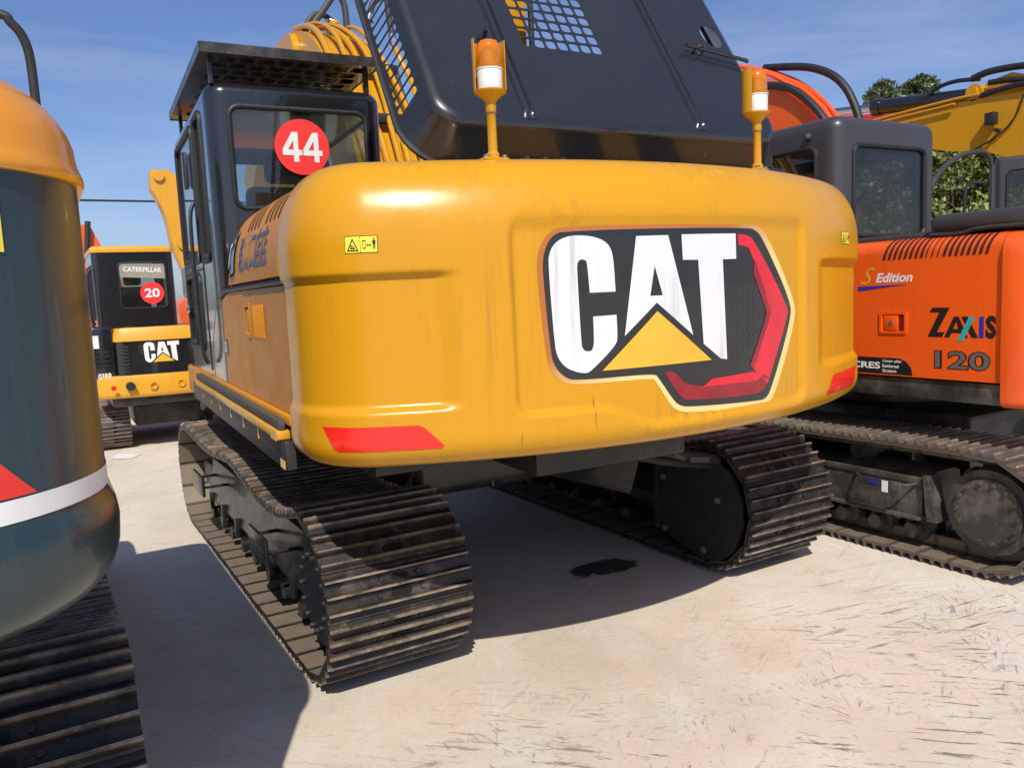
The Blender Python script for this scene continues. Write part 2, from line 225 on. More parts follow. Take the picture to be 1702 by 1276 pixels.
# ------------------------------------------------------------------ mesh builder
class Ctx: root = None; inv = Matrix.Identity(4)
class MB:
    def __init__(s): s.bm = bmesh.new(); s.mi = 0
    def add(s, vs, fs, mi=None):
        bv = [s.bm.verts.new(v) for v in vs]
        for f in fs:
            if len(set(f)) < 3: continue
            try: bf = s.bm.faces.new([bv[i] for i in f]); bf.material_index = s.mi if mi is None else mi
            except ValueError: pass
        return s
    def box(s, x0,x1,y0,y1,z0,z1, r=0, seg=2, mi=None):
        t = bmesh.new(); bmesh.ops.create_cube(t, size=1)
        for v in t.verts: v.co = Vector(((x0+x1)/2+v.co.x*(x1-x0), (y0+y1)/2+v.co.y*(y1-y0), (z0+z1)/2+v.co.z*(z1-z0)))
        if r: bmesh.ops.bevel(t, geom=t.edges[:], offset=r, segments=seg, affect='EDGES', profile=.5, clamp_overlap=True)
        return s.merge(t, mi)
    def merge(s, t, mi=None):
        t.verts.index_update(); vs = [v.co.copy() for v in t.verts]; fs = [[v.index for v in f.verts] for f in t.faces]; t.free(); return s.add(vs, fs, mi)
    def tube(s, pts, r, seg=10, mi=None, closed=False):
        pts = [Vector(p) for p in pts]; n = len(pts); vs = []; fs = []
        up = None
        for i, p in enumerate(pts):
            a = pts[(i-1) % n] if (i or closed) else p; c = pts[(i+1) % n] if (i < n-1 or closed) else p
            d = (c-a).normalized()
            if up is None: up = d.orthogonal().normalized()
            up = (up - d*up.dot(d)).normalized(); q = d.cross(up); rr = r[i] if hasattr(r,'__len__') else r
            for k in range(seg):
                t = 2*math.pi*k/seg; vs.append(p+up*math.cos(t)*rr+q*math.sin(t)*rr)
        m = n if closed else n-1
        for i in range(m):
            for k in range(seg):
                j = (i+1) % n; fs.append((i*seg+k, i*seg+(k+1)%seg, j*seg+(k+1)%seg, j*seg+k))
        if not closed: fs += [tuple(range(seg))[::-1], tuple((n-1)*seg+k for k in range(seg))]
        return s.add(vs, fs, mi)
    def cyl(s, p0, p1, r, seg=20, r1=None, mi=None): return s.tube([p0,p1], [r, r if r1 is None else r1], seg, mi)
    def lathe(s, prof, c, seg=24, mi=None):      # prof: (r, z) list around a vertical axis at c
        vs = []; fs = []; n = len(prof)
        for k in range(seg):
            t = 2*math.pi*k/seg
            for r, z in prof: vs.append((c[0]+r*math.cos(t), c[1]+r*math.sin(t), c[2]+z))
        for k in range(seg):
            j = (k+1) % seg
            for i in range(n-1): fs.append((k*n+i, j*n+i, j*n+i+1, k*n+i+1))
        fs.append([k*n for k in range(seg)][::-1]); fs.append([k*n+n-1 for k in range(seg)])
        return s.add(vs, fs, mi)
    def plate(s, loops, f, t, mi=None):          # loops: outer + holes (2D); f(u,v,w) -> point; solid of thickness t
        tr = geometry.tessellate_polygon([[Vector((p[0],p[1],0)) for p in l] for l in loops])
        fl = [p for l in loops for p in l]; n = len(fl)
        vs = [f(p[0],p[1],0) for p in fl]; fs = [tuple(a) for a in tr]
        if t:
            vs += [f(p[0],p[1],t) for p in fl]; fs += [(a[0]+n,a[2]+n,a[1]+n) for a in tr]; k = 0
            for l in loops:
                m = len(l); fs += [(k+i, k+(i+1)%m, n+k+(i+1)%m, n+k+i) for i in range(m)]; k += m
        return s.add(vs, fs, mi)
    def sheet(s, loop, f, holes=(), dx=.06, dz=None, mi=None):   # conformal decal on a curved surface f(u,v)
        t = bmesh.new(); tr = geometry.tessellate_polygon([[Vector((p[0],p[1],0)) for p in l] for l in [loop]+list(holes)])
        fl = [p for l in [loop]+list(holes) for p in l]; bv = [t.verts.new((p[0],p[1],0)) for p in fl]
        for a in tr:
            try: t.faces.new([bv[i] for i in a])
            except ValueError: pass
        for ax, d in ((0,dx),(1,dz)):
            if not d: continue
            lo = min(p[ax] for p in fl); hi = max(p[ax] for p in fl); x = (math.floor(lo/d)+1)*d
            while x < hi:
                no = (1,0,0) if ax == 0 else (0,1,0); co = (x,0,0) if ax == 0 else (0,x,0)
                bmesh.ops.bisect_plane(t, geom=t.verts[:]+t.edges[:]+t.faces[:], plane_co=co, plane_no=no); x += d
        for v in t.verts: v.co = Vector(f(v.co.x, v.co.y))
        return s.merge(t, mi)
    def grid(s, rows, mi=None, closed=False):
        n = len(rows[0]); vs = [v for r in rows for v in r]; fs = []
        for i in range(len(rows)-1):
            for k in range(n if closed else n-1): fs.append((i*n+k, i*n+(k+1)%n, (i+1)*n+(k+1)%n, (i+1)*n+k))
        return s.add(vs, fs, mi)
    def bevel(s, w, seg=2, ang=30):
        es = [e for e in s.bm.edges if len(e.link_faces) == 2 and e.calc_face_angle(0) > R_(ang)]
        bmesh.ops.bevel(s.bm, geom=es, offset=w, segments=seg, affect='EDGES', profile=.5, clamp_overlap=True); return s
    def build(s, name, mats, parent=None, space='U', label=None, ang=35, mat4=None, normals=True):
        if mat4 is not None: bmesh.ops.transform(s.bm, matrix=mat4, verts=s.bm.verts)
        if space == 'W' and parent is not None: bmesh.ops.transform(s.bm, matrix=Ctx.inv, verts=s.bm.verts)
        if normals: bmesh.ops.recalc_face_normals(s.bm, faces=s.bm.faces)
        me = bpy.data.meshes.new(name); s.bm.to_mesh(me); s.bm.free()
        for mm in (mats if isinstance(mats, (list,tuple)) else [mats]): me.materials.append(M[mm] if isinstance(mm, str) else mm)
        me.polygons.foreach_set('use_smooth', [True]*len(me.polygons))
        try: me.set_sharp_from_angle(angle=R_(ang))
        except Exception: pass
        o = bpy.data.objects.new(name, me); COL.objects.link(o); o.parent = parent
        if label: o['label'] = label
        return o
def root(name, label, cat, loc=(0,0,0), rz=0, group=None):
    o = bpy.data.objects.new(name, None); COL.objects.link(o); o.location = loc; o.rotation_euler = (0,0,rz)
    o['label'] = label; o['category'] = cat
    if group: o['group'] = group
    o.empty_display_size = .3
    Ctx.root = o; Ctx.inv = (Matrix.Translation(loc) @ Matrix.Rotation(rz,4,'Z')).inverted(); return o
def tag(o, label, cat, group=None, kind=None):
    if label: o['label'] = label
    if cat: o['category'] = cat
    if group: o['group'] = group
    if kind: o['kind'] = kind
    return o
def rrect(x0,x1,y0,y1,r,seg=6):
    p = []
    for cx_, cy_, a in ((x1-r,y1-r,0),(x0+r,y1-r,90),(x0+r,y0+r,180),(x1-r,y0+r,270)):
        for k in range(seg+1): t = R_(a+90*k/seg); p.append((cx_+r*math.cos(t), cy_+r*math.sin(t)))
    return p
def circ(x, y, r, n=24, ry=None): return [(x+r*math.cos(2*math.pi*k/n), y+(ry or r)*math.sin(2*math.pi*k/n)) for k in range(n)]
def soften(p, lim=52, it=2):      # rounds shallow corners of a 2D outline, keeps sharp ones
    for _ in range(it):
        q = []; n = len(p)
        for i in range(n):
            a, b_, c = Vector(p[i-1]), Vector(p[i]), Vector(p[(i+1)%n]); u = b_-a; v = c-b_
            if u.length < 1e-6 or v.length < 1e-6: continue
            if math.degrees(u.angle(v)) > lim: q.append(tuple(b_))
            else: q += [tuple(b_-u*.25), tuple(b_+v*.25)]
        p = q
    return p
def bez(p, n=10):      # Catmull-Rom through points
    p = [Vector(q) for q in p]; out = []
    for i in range(len(p)-1):
        a = p[max(i-1,0)]; b_ = p[i]; c = p[i+1]; d = p[min(i+2,len(p)-1)]
        for k in range(n):
            t = k/n; out.append(.5*((2*b_)+(c-a)*t+(2*a-5*b_+4*c-d)*t*t+(3*b_-a-3*c+d)*t*t*t))
    return out+[p[-1]]
def text2d(txt, size, bold=0, shear=0, sp=1):
    c = bpy.data.curves.new('lettering','FONT'); c.body = txt; c.size = size; c.offset = bold; c.shear = shear; c.space_character = sp; c.resolution_u = 3
    o = bpy.data.objects.new('lettering', c); COL.objects.link(o); dg = bpy.context.evaluated_depsgraph_get()
    me = o.evaluated_get(dg).to_mesh(); vs = [(v.co.x,v.co.y) for v in me.vertices]; fs = [tuple(p.vertices) for p in me.polygons]
    o.evaluated_get(dg).to_mesh_clear(); bpy.data.objects.remove(o); bpy.data.curves.remove(c); return vs, fs
def put_text(mb, txt, f, w, h, bold=0, shear=0, mi=None, sp=1):   # fits the text to a w x h box; f(u,v)
    vs, fs = text2d(txt, 1, bold, shear, sp)
    if not vs: return
    x0 = min(v[0] for v in vs); x1 = max(v[0] for v in vs); y0 = min(v[1] for v in vs); y1 = max(v[1] for v in vs)
    mb.add([f((v[0]-x0)/(x1-x0)*w, (v[1]-y0)/(y1-y0)*h) for v in vs], fs, mi)

# ------------------------------------------------------------------ crawler track
def shoe_meshes(w, pitch, mat, nm='track_shoe'):
    mb = MB(); h = pitch/2*.985
    g = [-.072*pitch/.19, -.004, .062*pitch/.19]
    prof = [(-h,-.004),(-h,.006)]
    for i, c in enumerate(g):
        prof += [(c-.015,.009),(c-.0065,.026),(c-.0045,.038),(c+.0035,.0385),(c+.0055,.026),(c+.013,.009)]
    prof += [(h-.012,.010),(h-.004,.004),(h+.006,-.004),(h+.006,-.012),(-h+.010,-.012)]
    n = len(prof); xs = [-w/2, -w/2+.006, -w/4, 0, w/4, w/2-.006, w/2]; vs = []; fs = []
    for i, x in enumerate(xs):
        e = i in (0, len(xs)-1)
        for (y, z) in prof: vs.append((x, y*(.985 if e else 1), min(z,.034) if e else z))
    for i in range(len(xs)-1):
        for k in range(n): fs.append((i*n+k, i*n+(k+1)%n, (i+1)*n+(k+1)%n, (i+1)*n+k))
    fs += [tuple(range(n))[::-1], tuple((len(xs)-1)*n+k for k in range(n))]
    mb.add(vs, fs, 0)
    for sx in (-1,1):                      # bolts, mud slot ends
        for (dx, y) in ((.10,-.037*pitch/.19),(.085,.030*pitch/.19)):
            mb.cyl((sx*dx, y, .008), (sx*dx, y, .021), .012, 6, .011)
        mb.box(sx*.075-.014, sx*.075+.014, -pitch*.56, pitch*.50, -.085, -.0125, .008, 1)   # link plates
    mb.plate([rrect(-.048,.048,-.054*pitch/.19,-.022*pitch/.19,.014,3)], lambda u,v,t: (u,v,.0112+t), .0006, 2)  # black plates on the shoe paint in the shade of the mud holes
    mb.plate([rrect(-.038,.038,.013*pitch/.19,.042*pitch/.19,.012,3)], lambda u,v,t: (u,v,.0112+t), .0006, 2)
    o = mb.build(nm, [mat,'rubber','hole'], None, ang=30); me = o.data; bpy.data.objects.remove(o); return me
def track(parent, x0, x1, yr, yf, mat, fmat, out=-1, R=.40, pitch=.19, motor=True, frame_z=(.24,.58), cover=False, guard=None, sag=1.0, toprun=None, brackets=True, hubmat=None):
    """x0..x1 shoe edges, yr rear nose, yf front nose; out = -1 if the outer side faces -x"""
    Rs = R-.034; cyr = yr+R; cyf = yf-R; zc = R+.01; zt = zc+Rs
    k = sag; base = toprun or [(0,0),(.11,-.085),(.22,-.085),(.33,-.04),(.47,0),(.6,-.03),(.73,-.035),(.87,-.015),(1,0)]
    path = []
    for i in range(40): a = -math.pi/2 - math.pi*i/40; path.append((cyr+Rs*math.cos(a), zc+Rs*math.sin(a)))
    cr = bez([(cyr+(cyf-cyr)*t, zt+d*k, 0) for t, d in base], 12); path += [(p.x, p.y) for p in cr[:-1]]
    for i in range(40): a = math.pi/2 - math.pi*i/40; path.append((cyf+Rs*math.cos(a), zc+Rs*math.sin(a)))
    path.append((cyf, zc-Rs))
    L = [0]; cl = path+[path[0]]
    for i in range(len(cl)-1): L.append(L[-1]+math.hypot(cl[i+1][0]-cl[i][0], cl[i+1][1]-cl[i][1]))
    n = round(L[-1]/pitch); pp = L[-1]/n
    def at(s):
        s %= L[-1]
        for i in range(len(L)-1):
            if L[i+1] >= s: t = (s-L[i])/(L[i+1]-L[i]+1e-9); return (cl[i][0]+(cl[i+1][0]-cl[i][0])*t, cl[i][1]+(cl[i+1][1]-cl[i][1])*t)
    w_ = x1-x0; xc = (x0+x1)/2; X0 = x0; 
    fr = MB(); bx0 = x0+w_*.24; bx1 = x1-w_*.24; z0, z1 = frame_z
    # side beam: sloped-top box section
    prof = [(bx0-.05*1,z0+.06),(bx0,z1),(bx0+.05,z1+.02),(bx1-.05,z1+.02),(bx1,z1),(bx1+.05,z0+.06),(bx1+.02,z0),(bx0-.02,z0)]
    fr.grid([[(px,y,pz) for px,pz in prof] for y in (cyr+.38, cyf-.28)], closed=True)
    fr.add([(px,cyr+.38,pz) for px,pz in prof],[tuple(range(8))]); fr.add([(px,cyf-.28,pz) for px,pz in prof],[tuple(range(8))[::-1]])
    fr.box(bx0-.02,bx1+.02,cyf-.30,cyf+.02,zc-.09,zc+.09,.02)
    for yy in [cyr+.55+i*(cyf-cyr-1.0)/5 for i in range(6)]: fr.box(bx0-.075,bx0-.045,yy-.02,yy+.02,z0-.02,z0+.10,.006)
    fr.bevel(.008,2,40)
    T = fr.build('crawler_track', fmat, parent, 'W')
    sp = MB()                                     # sprocket + motor cover disc
    ts = []; nt_ = 44
    for i in range(nt_): a = 2*math.pi*i/nt_; r = (Rs-.035) if (i//2)%2 == 0 else (Rs-.075); ts.append((cyr+r*math.cos(a), zc+r*math.sin(a)))
    for xx in (xc-.045,xc+.02): sp.plate([ts], lambda u,v,t,xx=xx: (xx+t,u,v), .03)
    xo = x0+.05 if out < 0 else x1-.05
    sp.cyl((xc,cyr,zc),(xo+.02*out*-1,cyr,zc),.24,32)
    sp.cyl((xo+.03*-out,cyr,zc),(xo,cyr,zc),.20,36,.19)
    sp.bevel(.006,1,50)
    for i in range(14): a = 2*math.pi*i/14; sp.cyl((xo,cyr+.17*math.cos(a),zc+.17*math.sin(a)),(xo+.016*out,cyr+.17*math.cos(a),zc+.17*math.sin(a)),.013,6,mi=1)
    sp.build('sprocket', [hubmat or fmat, fmat if cover else 'satin'], T, 'W')
    idl = MB(); idl.cyl((xc-.05,cyf,zc),(xc+.05,cyf,zc),Rs-.10,36); idl.cyl((xc-.10,cyf,zc),(xc+.10,cyf,zc),Rs-.15,36); idl.build('idler_wheel', fmat, T, 'W')
    nr = 8
    for i in range(nr):
        y = cyr+.48+i*(cyf-cyr-.86)/(nr-1); r = MB(); r.cyl((bx0-.05,y,.135+.02),(bx1+.05,y,.135+.02),.045,16)
        for s in (-1,1): r.cyl((xc+s*.12,y,.155),(xc+s*.05,y,.155),.08,20)
        r.build('track_roller', fmat, T, 'W')
    for yy in (.36,.70):
        y = cyr+(cyf-cyr)*yy; r = MB(); r.cyl((bx0+.05,y,zt-.13),(bx1,y,zt-.13),.05,16); r.box(xc-.05,xc+.05,y-.04,y+.04,z1,zt-.12); r.build('carrier_roller', fmat, T, 'W')
    if brackets:                                  # step brackets on the outer face
        for yy in (.24,.80):
            y = cyr+(cyf-cyr)*yy; xb = bx0 if out < 0 else bx1; b_ = MB()
            b_.tube([(xb, y-.20, z1-.10),(xb+out*.15,y-.20,z1-.10),(xb+out*.17,y-.17,z1-.10),(xb+out*.17,y+.17,z1-.10),(xb+out*.15,y+.20,z1-.10),(xb,y+.20,z1-.10)], .011, 6)
            b_.box(min(xb+out*.16,xb+out*.18),max(xb+out*.16,xb+out*.18),y-.19,y+.19,z1-.17,z1-.03,.004)
            b_.build('step_bracket', fmat, T, 'W')
    if guard: guard(T, cyr, zc)
    me = shoe_meshes(w_, pp, mat)
    for i in range(n):
        a = at(i*pp); b_ = at((i+1)*pp); d = Vector((0,b_[0]-a[0],b_[1]-a[1])).normalized(); nn = Vector((0,-d.z,d.y))
        # outward normal: path runs rear-up then forward (clockwise), outward is to the left of travel seen from +x
        mid = Vector((xc,(a[0]+b_[0])/2,(a[1]+b_[1])/2)); xx = d.cross(nn)
        mt = Matrix(((xx.x,d.x,nn.x,mid.x),(xx.y,d.y,nn.y,mid.y),(xx.z,d.z,nn.z,mid.z),(0,0,0,1)))
        o = bpy.data.objects.new('track_shoe', me); COL.objects.link(o); o.parent = T; o.matrix_local = Ctx.inv @ mt @ Matrix.Rotation(R_(random.uniform(-.9,.9)),4,'X') @ Matrix.Translation((random.uniform(-.002,.002),0,0))
    return T

# ================================================================== SETTING
g = MB(); g.add([(-300,-300,0),(300,-300,0),(300,300,0),(-300,300,0)], [(0,1,2,3)]); tag(g.build('ground','ground'), None, None, kind='structure')
def blob(cx_,cy_,rx_,ry_,n=40,seed=0,amp=.25):
    return [(cx_+rx_*math.cos(t)*(1+amp*noise.noise(Vector((math.cos(t)*1.6+seed,math.sin(t)*1.6,0)))*1.6), cy_+ry_*math.sin(t)*(1+amp*noise.noise(Vector((math.cos(t)*1.6,math.sin(t)*1.6,seed)))*1.6)) for t in [2*math.pi*k/n for k in range(n)]]
g = MB(); g.plate([blob(2.84,3.93,.42,.27,48,3,.2)], lambda u,v,w: (u,v,.004+w), 0); tag(g.build('oil_stain','oil'), 'dark oil stain on the shaded concrete between the two tracks of the large ochre excavator', 'stain')

# ================================================================== MAIN EXCAVATOR
ROOT = root('excavator', 'large ochre yellow excavator in the centre with open black engine hood and sticker 44', 'excavator', (.87,3.37,0), -math.atan(.05))
U_ = 'U'
CC = (1.30, 1.78); RR = 2.78; XL = -.060; RC = .35
CYC = CC[1]-math.sqrt((RR-RC)**2-(CC[0]-XL-RC)**2); TH = math.asin((CC[0]-XL-RC)/(RR-RC)); XA = CC[0]-RR*math.sin(TH)
LC = RC*(math.pi/2-TH)
XR = .205                                     # the right end runs further out than the left
def cwP(s):
    if s > CC[0]:
        p, n = cwP_(2*CC[0]-s, XL-XR); return Vector((2*CC[0]-p.x,p.y,0)), Vector((-n.x,n.y,0))
    return cwP_(s, XL)
def cwP_(s, XL):
    CYC = CC[1]-math.sqrt((RR-RC)**2-(CC[0]-XL-RC)**2); TH = math.asin((CC[0]-XL-RC)/(RR-RC)); XA = CC[0]-RR*math.sin(TH); LC = RC*(math.pi/2-TH)
    if s >= XA: t = math.asin((CC[0]-s)/RR); n = Vector((-math.sin(t),-math.cos(t),0)); return Vector((CC[0],CC[1],0))+n*RR, n
    l = XA-s
    if l < LC: a = TH+l/RC; n = Vector((-math.sin(a),-math.cos(a),0)); return Vector((XL+RC,CYC,0))+n*RC, n
    y = CYC+(l-LC); return Vector((XL+max(0,(y+.33))*.2,y,0)), Vector((-1,0,0))
SMIN = XA-LC-(-.25-CYC); Z0, Z1 = 1.11, 2.19
def sdr(x, y, x0, x1, y0, y1, r):
    qx = abs(x-(x0+x1)/2)-(x1-x0)/2+r; qy = abs(y-(y0+y1)/2)-(y1-y0)/2+r
    return math.hypot(max(qx,0),max(qy,0))+min(max(qx,qy),0)-r
def ss(t): t = max(0,min(1,t)); return t*t*(3-2*t)
def cwdisp(s, z):
    d2 = sdr(s,z,.60,2.045,1.262-.080*ss((s-.92)/.25),1.968,.06)
    if s > CC[0]: s = 2*CC[0]-s
    dz_ = min(1.80-z, (z-1.305)*.8); fd = .55+.45*ss((s+.30)/.30)
    return .026*fd*ss(dz_/.030)*ss((.45-s)/.11)+.024*ss(-d2/.026)
def cwoff(z):
    if z < Z0+.10: return .10*(1-math.sqrt(max(0,1-((Z0+.10-z)/.10)**2)))
    if z > Z1-.31: return .19*(1-math.sqrt(max(0,1-((z-Z1+.31)/.31)**2)))
    return 0
def cwf(s, z, e=.0015): p, n = cwP(s); q = p+n*(e-cwoff(z)-cwdisp(s,z)); return (q.x,q.y,z)
rows = []; N = 400; SS = [SMIN+(2*CC[0]-2*SMIN+XR*1.1)*i/N for i in range(N+1)]
zz = [(Z0,.30),(Z0,.16)]+[(Z0+.10*(1-math.cos(R_(a))), .10*(1-math.sin(R_(a)))) for a in range(0,91,9)]
k = Z0+.108
while k < Z1-.31: zz.append((k,0)); k += .0075
zz += [(Z1-.31+.31*math.sin(R_(a)), .19*(1-math.cos(R_(a)))) for a in range(0,91,5)]+[(Z1+.004,.32)]
for z, o in zz:
    r = []
    for s in SS:
        p, n = cwP(s); q = p-n*(o+(cwdisp(s,z) if o < .1 else 0)); r.append((q.x, min(q.y,-.25), z))
    rows.append(r)
mb = MB(); mb.grid(rows)
mb.bm.verts.ensure_lookup_table(); nv = N+1
for base in (0,(len(rows)-1)*nv):
    try: mb.bm.faces.new([mb.bm.verts[base+i] for i in range(nv)])
    except ValueError: pass
CWT = mb.build('counterweight', 'yellow', ROOT, ang=50)
# printed logo panel
LG = dict(
border=[(0.702,1.768),(0.707,1.836),(0.729,1.885),(0.762,1.918),(0.803,1.933),(1.663,1.942),(1.724,1.935),(1.781,1.903),(1.987,1.622),(1.995,1.542),(1.832,1.228),(1.777,1.202),(1.726,1.199),(1.328,1.215),(1.269,1.228),(1.234,1.255),(1.166,1.355),(1.151,1.365),(0.834,1.365),(0.788,1.377),(0.749,1.407),(0.726,1.456)],
panel=[(0.724,1.774),(0.728,1.828),(0.744,1.873),(0.769,1.903),(0.808,1.917),(1.656,1.923),(1.71,1.915),(1.752,1.885),(1.952,1.619),(1.956,1.544),(1.801,1.25),(1.763,1.223),(1.719,1.22),(1.334,1.238),(1.281,1.247),(1.25,1.27),(1.181,1.365),(1.162,1.383),(0.835,1.382),(0.793,1.396),(0.758,1.434),(0.743,1.479)],
C=[(1.003,1.695),(0.899,1.695),(0.893,1.792),(0.889,1.809),(0.877,1.815),(0.864,1.814),(0.853,1.801),(0.853,1.754),(0.859,1.514),(0.864,1.494),(0.879,1.484),(0.898,1.486),(0.91,1.507),(0.909,1.609),(1.004,1.611),(1.006,1.533),(1.0,1.501),(0.891,1.409),(0.869,1.406),(0.836,1.413),(0.795,1.432),(0.767,1.469),(0.757,1.517),(0.745,1.804),(0.75,1.838),(0.768,1.872),(0.805,1.894),(0.855,1.901),(0.914,1.896),(0.965,1.879),(0.99,1.851),(0.999,1.804)],
A=[(1.096,1.893),(1.239,1.895),(1.35,1.515),(1.18,1.647),(1.036,1.531)], Ah=[(1.174,1.783),(1.151,1.673),(1.208,1.673)],
T=[(1.302,1.897),(1.587,1.9),(1.588,1.801),(1.512,1.8),(1.528,1.408),(1.493,1.413),(1.402,1.478),(1.382,1.801),(1.306,1.802)],
tri=[(1.181,1.615),(1.442,1.412),(0.939,1.41)],
red=[(1.599,1.897),(1.655,1.895),(1.702,1.872),(1.931,1.592),(1.926,1.555),(1.779,1.285),(1.686,1.354),(1.803,1.571),(1.803,1.589),(1.674,1.832),(1.658,1.848),(1.602,1.855)],
red2=[(1.21,1.383),(1.258,1.383),(1.32,1.311),(1.706,1.304),(1.75,1.329),(1.79,1.307),(1.771,1.277),(1.719,1.246),(1.335,1.263),(1.281,1.275)],
red3=[(1.444,1.337),(1.679,1.344),(1.75,1.329),(1.706,1.304),(1.392,1.31)])
for k_ in ('border','panel','C','red','red2'): LG[k_] = soften(LG[k_], 52 if k_ != 'C' else 50)
mb = MB(); fe = lambda e: (lambda u,v: cwf(u,v,e))
mb.sheet(LG['border'], fe(.0012), dz=.008, mi=0); mb.sheet(LG['panel'], fe(.0024), dz=.008, mi=1)
for i in range(6):
    for j in range(10):
        hx = 1.575+i*.034; hz = 1.40+j*.039+(i%2)*.0195
        if hx+abs(hz-1.58)*.62 > 1.77: continue
        mb.sheet(circ(hx,hz,.017,6), fe(.0030), holes=[circ(hx,hz,.013,6)[::-1]], dx=.5, mi=2)
mb.sheet(LG['red'], fe(.0036), dz=.008, mi=3); mb.sheet([(1.70,1.80),(1.803,1.589),(1.803,1.571),(1.686,1.354),(1.665,1.37),(1.77,1.565),(1.77,1.595),(1.69,1.74)], fe(.0044), dz=.008, mi=4)
mb.sheet(LG['red2'], fe(.0036), dz=.008, mi=4); mb.sheet(LG['red3'], fe(.0044), dz=.008, mi=3)
mb.build('logo_panel', ['rim','blackvinyl','greyvinyl','crimson','darkred'], CWT, label='black decal panel with a pale rim and a red angular stripe')
mb = MB(); mb.sheet(LG['C'], fe(.0042)); mb.sheet(LG['A'], fe(.0042), holes=[LG['Ah']]); mb.sheet(LG['T'], fe(.0042)); mb.build('logo_lettering', 'whitestreak', CWT, label='white capital letters CAT')
mb = MB(); mb.sheet(LG['tri'], fe(.0048)); mb.build('logo_triangle', 'tri', CWT)
rl = [(-0.065,1.271),(0.273,1.267),(0.292,1.259),(0.355,1.191),(0.347,1.181),(0.0,1.183),(-0.02,1.19)]
mb = MB(); mb.sheet(rl, fe(.002), dx=.03, dz=.02); mb.build('reflector', 'redv', CWT, label='left red reflector')
mb = MB(); mb.sheet([(2*CC[0]-a,b_) for a,b_ in rl][::-1], fe(.002), dx=.03, dz=.02); mb.build('reflector', 'redv', CWT, label='right red reflector')
def warn(x0, x1, z0, z1):
    mb = MB(); w_ = x1-x0; h = z1-z0; F = lambda a,b_: (x0+a*w_, z0+b_*h)
    R4 = lambda a,b_,c,d: [F(a,b_),F(c,b_),F(c,d),F(a,d)]
    mb.sheet(R4(0,0,1,1), fe(.0015), mi=1); mb.sheet(R4(.02,.04,.485,.96), fe(.0022), mi=0); mb.sheet(R4(.50,.04,.98,.96), fe(.0022), mi=0)
    mb.sheet([F(.07,.12),F(.44,.12),F(.255,.88)], fe(.0028), mi=1, holes=[[F(.12,.19),F(.255,.74),F(.39,.19)]])
    mb.sheet([F(.18,.25),F(.33,.25),F(.33,.32),F(.18,.32)], fe(.0028), mi=1); mb.sheet([F(.18,.32),F(.21,.32),F(.23,.45),F(.2,.45)], fe(.0028), mi=1)
    mb.sheet([F(.21,.45),F(.29,.36),F(.30,.39),F(.22,.48)], fe(.0028), mi=1)
    mb.sheet(R4(.56,.25,.66,.72), fe(.0028), mi=1, holes=[R4(.575,.3,.645,.67)[::-1]])
    mb.sheet([F(.68,.45),F(.72,.53),F(.72,.47),F(.78,.47),F(.78,.53),F(.82,.45),F(.78,.37),F(.78,.43),F(.72,.43),F(.72,.37)], fe(.0028), mi=1)
    mb.sheet(circ(*F(.895,.80),w_*.022,8,h*.05), fe(.0028), mi=1); mb.sheet(R4(.85,.5,.94,.72), fe(.0028), mi=1); mb.sheet(R4(.865,.22,.89,.5), fe(.0028), mi=1); mb.sheet(R4(.90,.22,.925,.5), fe(.0028), mi=1)
    mb.build('warning_label', ['ylabel','blackvinyl'], CWT)
mb = MB(); mb.sheet([(.900,1.33),(.902,1.29),(.898,1.24),(.899,1.20),(.8975,1.20),(.896,1.24),(.899,1.29)], fe(.0012), dz=.02); mb.sheet([(.62,1.22),(.6212,1.20),(.618,1.16),(.6185,1.20)], fe(.0012), dz=.02); mb.build('scuff_mark', 'grip', CWT)
warn(.073,.182,1.863,1.921); warn(2.60-.182,2.60-.073,1.863,1.921)

# side hoods (upper rounded skins) ------------------------------------
def side_hood(mx, name):
    X = (lambda x: x) if not mx else (lambda x: 2.76-x)
    prof = [(-.045,1.812)]+[(-.045+.20*(1-math.cos(R_(a))), 1.85+.335*math.sin(R_(a))) for a in range(0,91,6)]+[(.50,2.187)]
    ys = [-.235+i*(1.0/8) for i in range(9)]
    mb = MB(); mb.grid([[(X(x),y,z) for x,z in prof] for y in [-.235,-.1,.1,.3,.5,.70]]); mb.grid([[(X(x+.012),y,z-.0) for x,z in prof] for y in [.712,.72]])
    mb.grid([[(X(x),-.235,z) for x,z in prof],[(X(x+.02),-.235,z-.02) for x,z in prof]]); mb.add([(X(-.045),-.235,1.812),(X(-.045),.70,1.812),(X(.01),.70,1.805),(X(.01),-.235,1.805)],[(0,1,2,3)])
    o = mb.build(name, 'yside', ROOT)
    f2 = MB(); f2.grid([[(X(x+.004+ (max(0,y-.9)*.10)),y,z-max(0,y-.95)*.18) for x,z in prof] for y in [.724,.8,.95,1.1,1.25,1.38,1.46]])
    f2.add([(X(-.041),.724,1.812),(X(-.041),1.46,1.812),(X(.02),1.46,1.805),(X(.02),.724,1.805)],[(0,1,2,3)])
    q = f2.build('front_side_hood', 'yside', ROOT)
    return o, q, X, prof
def on_prof(z, X=lambda x:x, e=.0015):
    if z < 1.85: return X(-.045-e)
    t = min(1,(z-1.85)/.335); return X(-.045+.20*(1-math.sqrt(1-t*t))-e)
SH, FH, X_, prof = side_hood(False, 'side_hood'); SH2, FH2, X2_, _p = side_hood(True, 'side_hood')
for i in range(9):
    if i == 4: continue
    y = -.16+i*.085; mb = MB()
    mb.grid([[(on_prof(z,e=.002)+(0 if j else 0), y+dy+(z-2.04)*.25, z+.0015) for z in [2.04+.0115*q for q in range(12)]] for j, dy in enumerate((0,.022))]); mb.build('vent_slot', 'rubber', SH)  # dark strips laid on the skin, painting the shade inside the slots
mb = MB(); put_text(mb, '剧山口店店', lambda u,v: (on_prof(1.86+v,e=.0025), .66-u, 1.86+v), .68, .17, bold=.015)
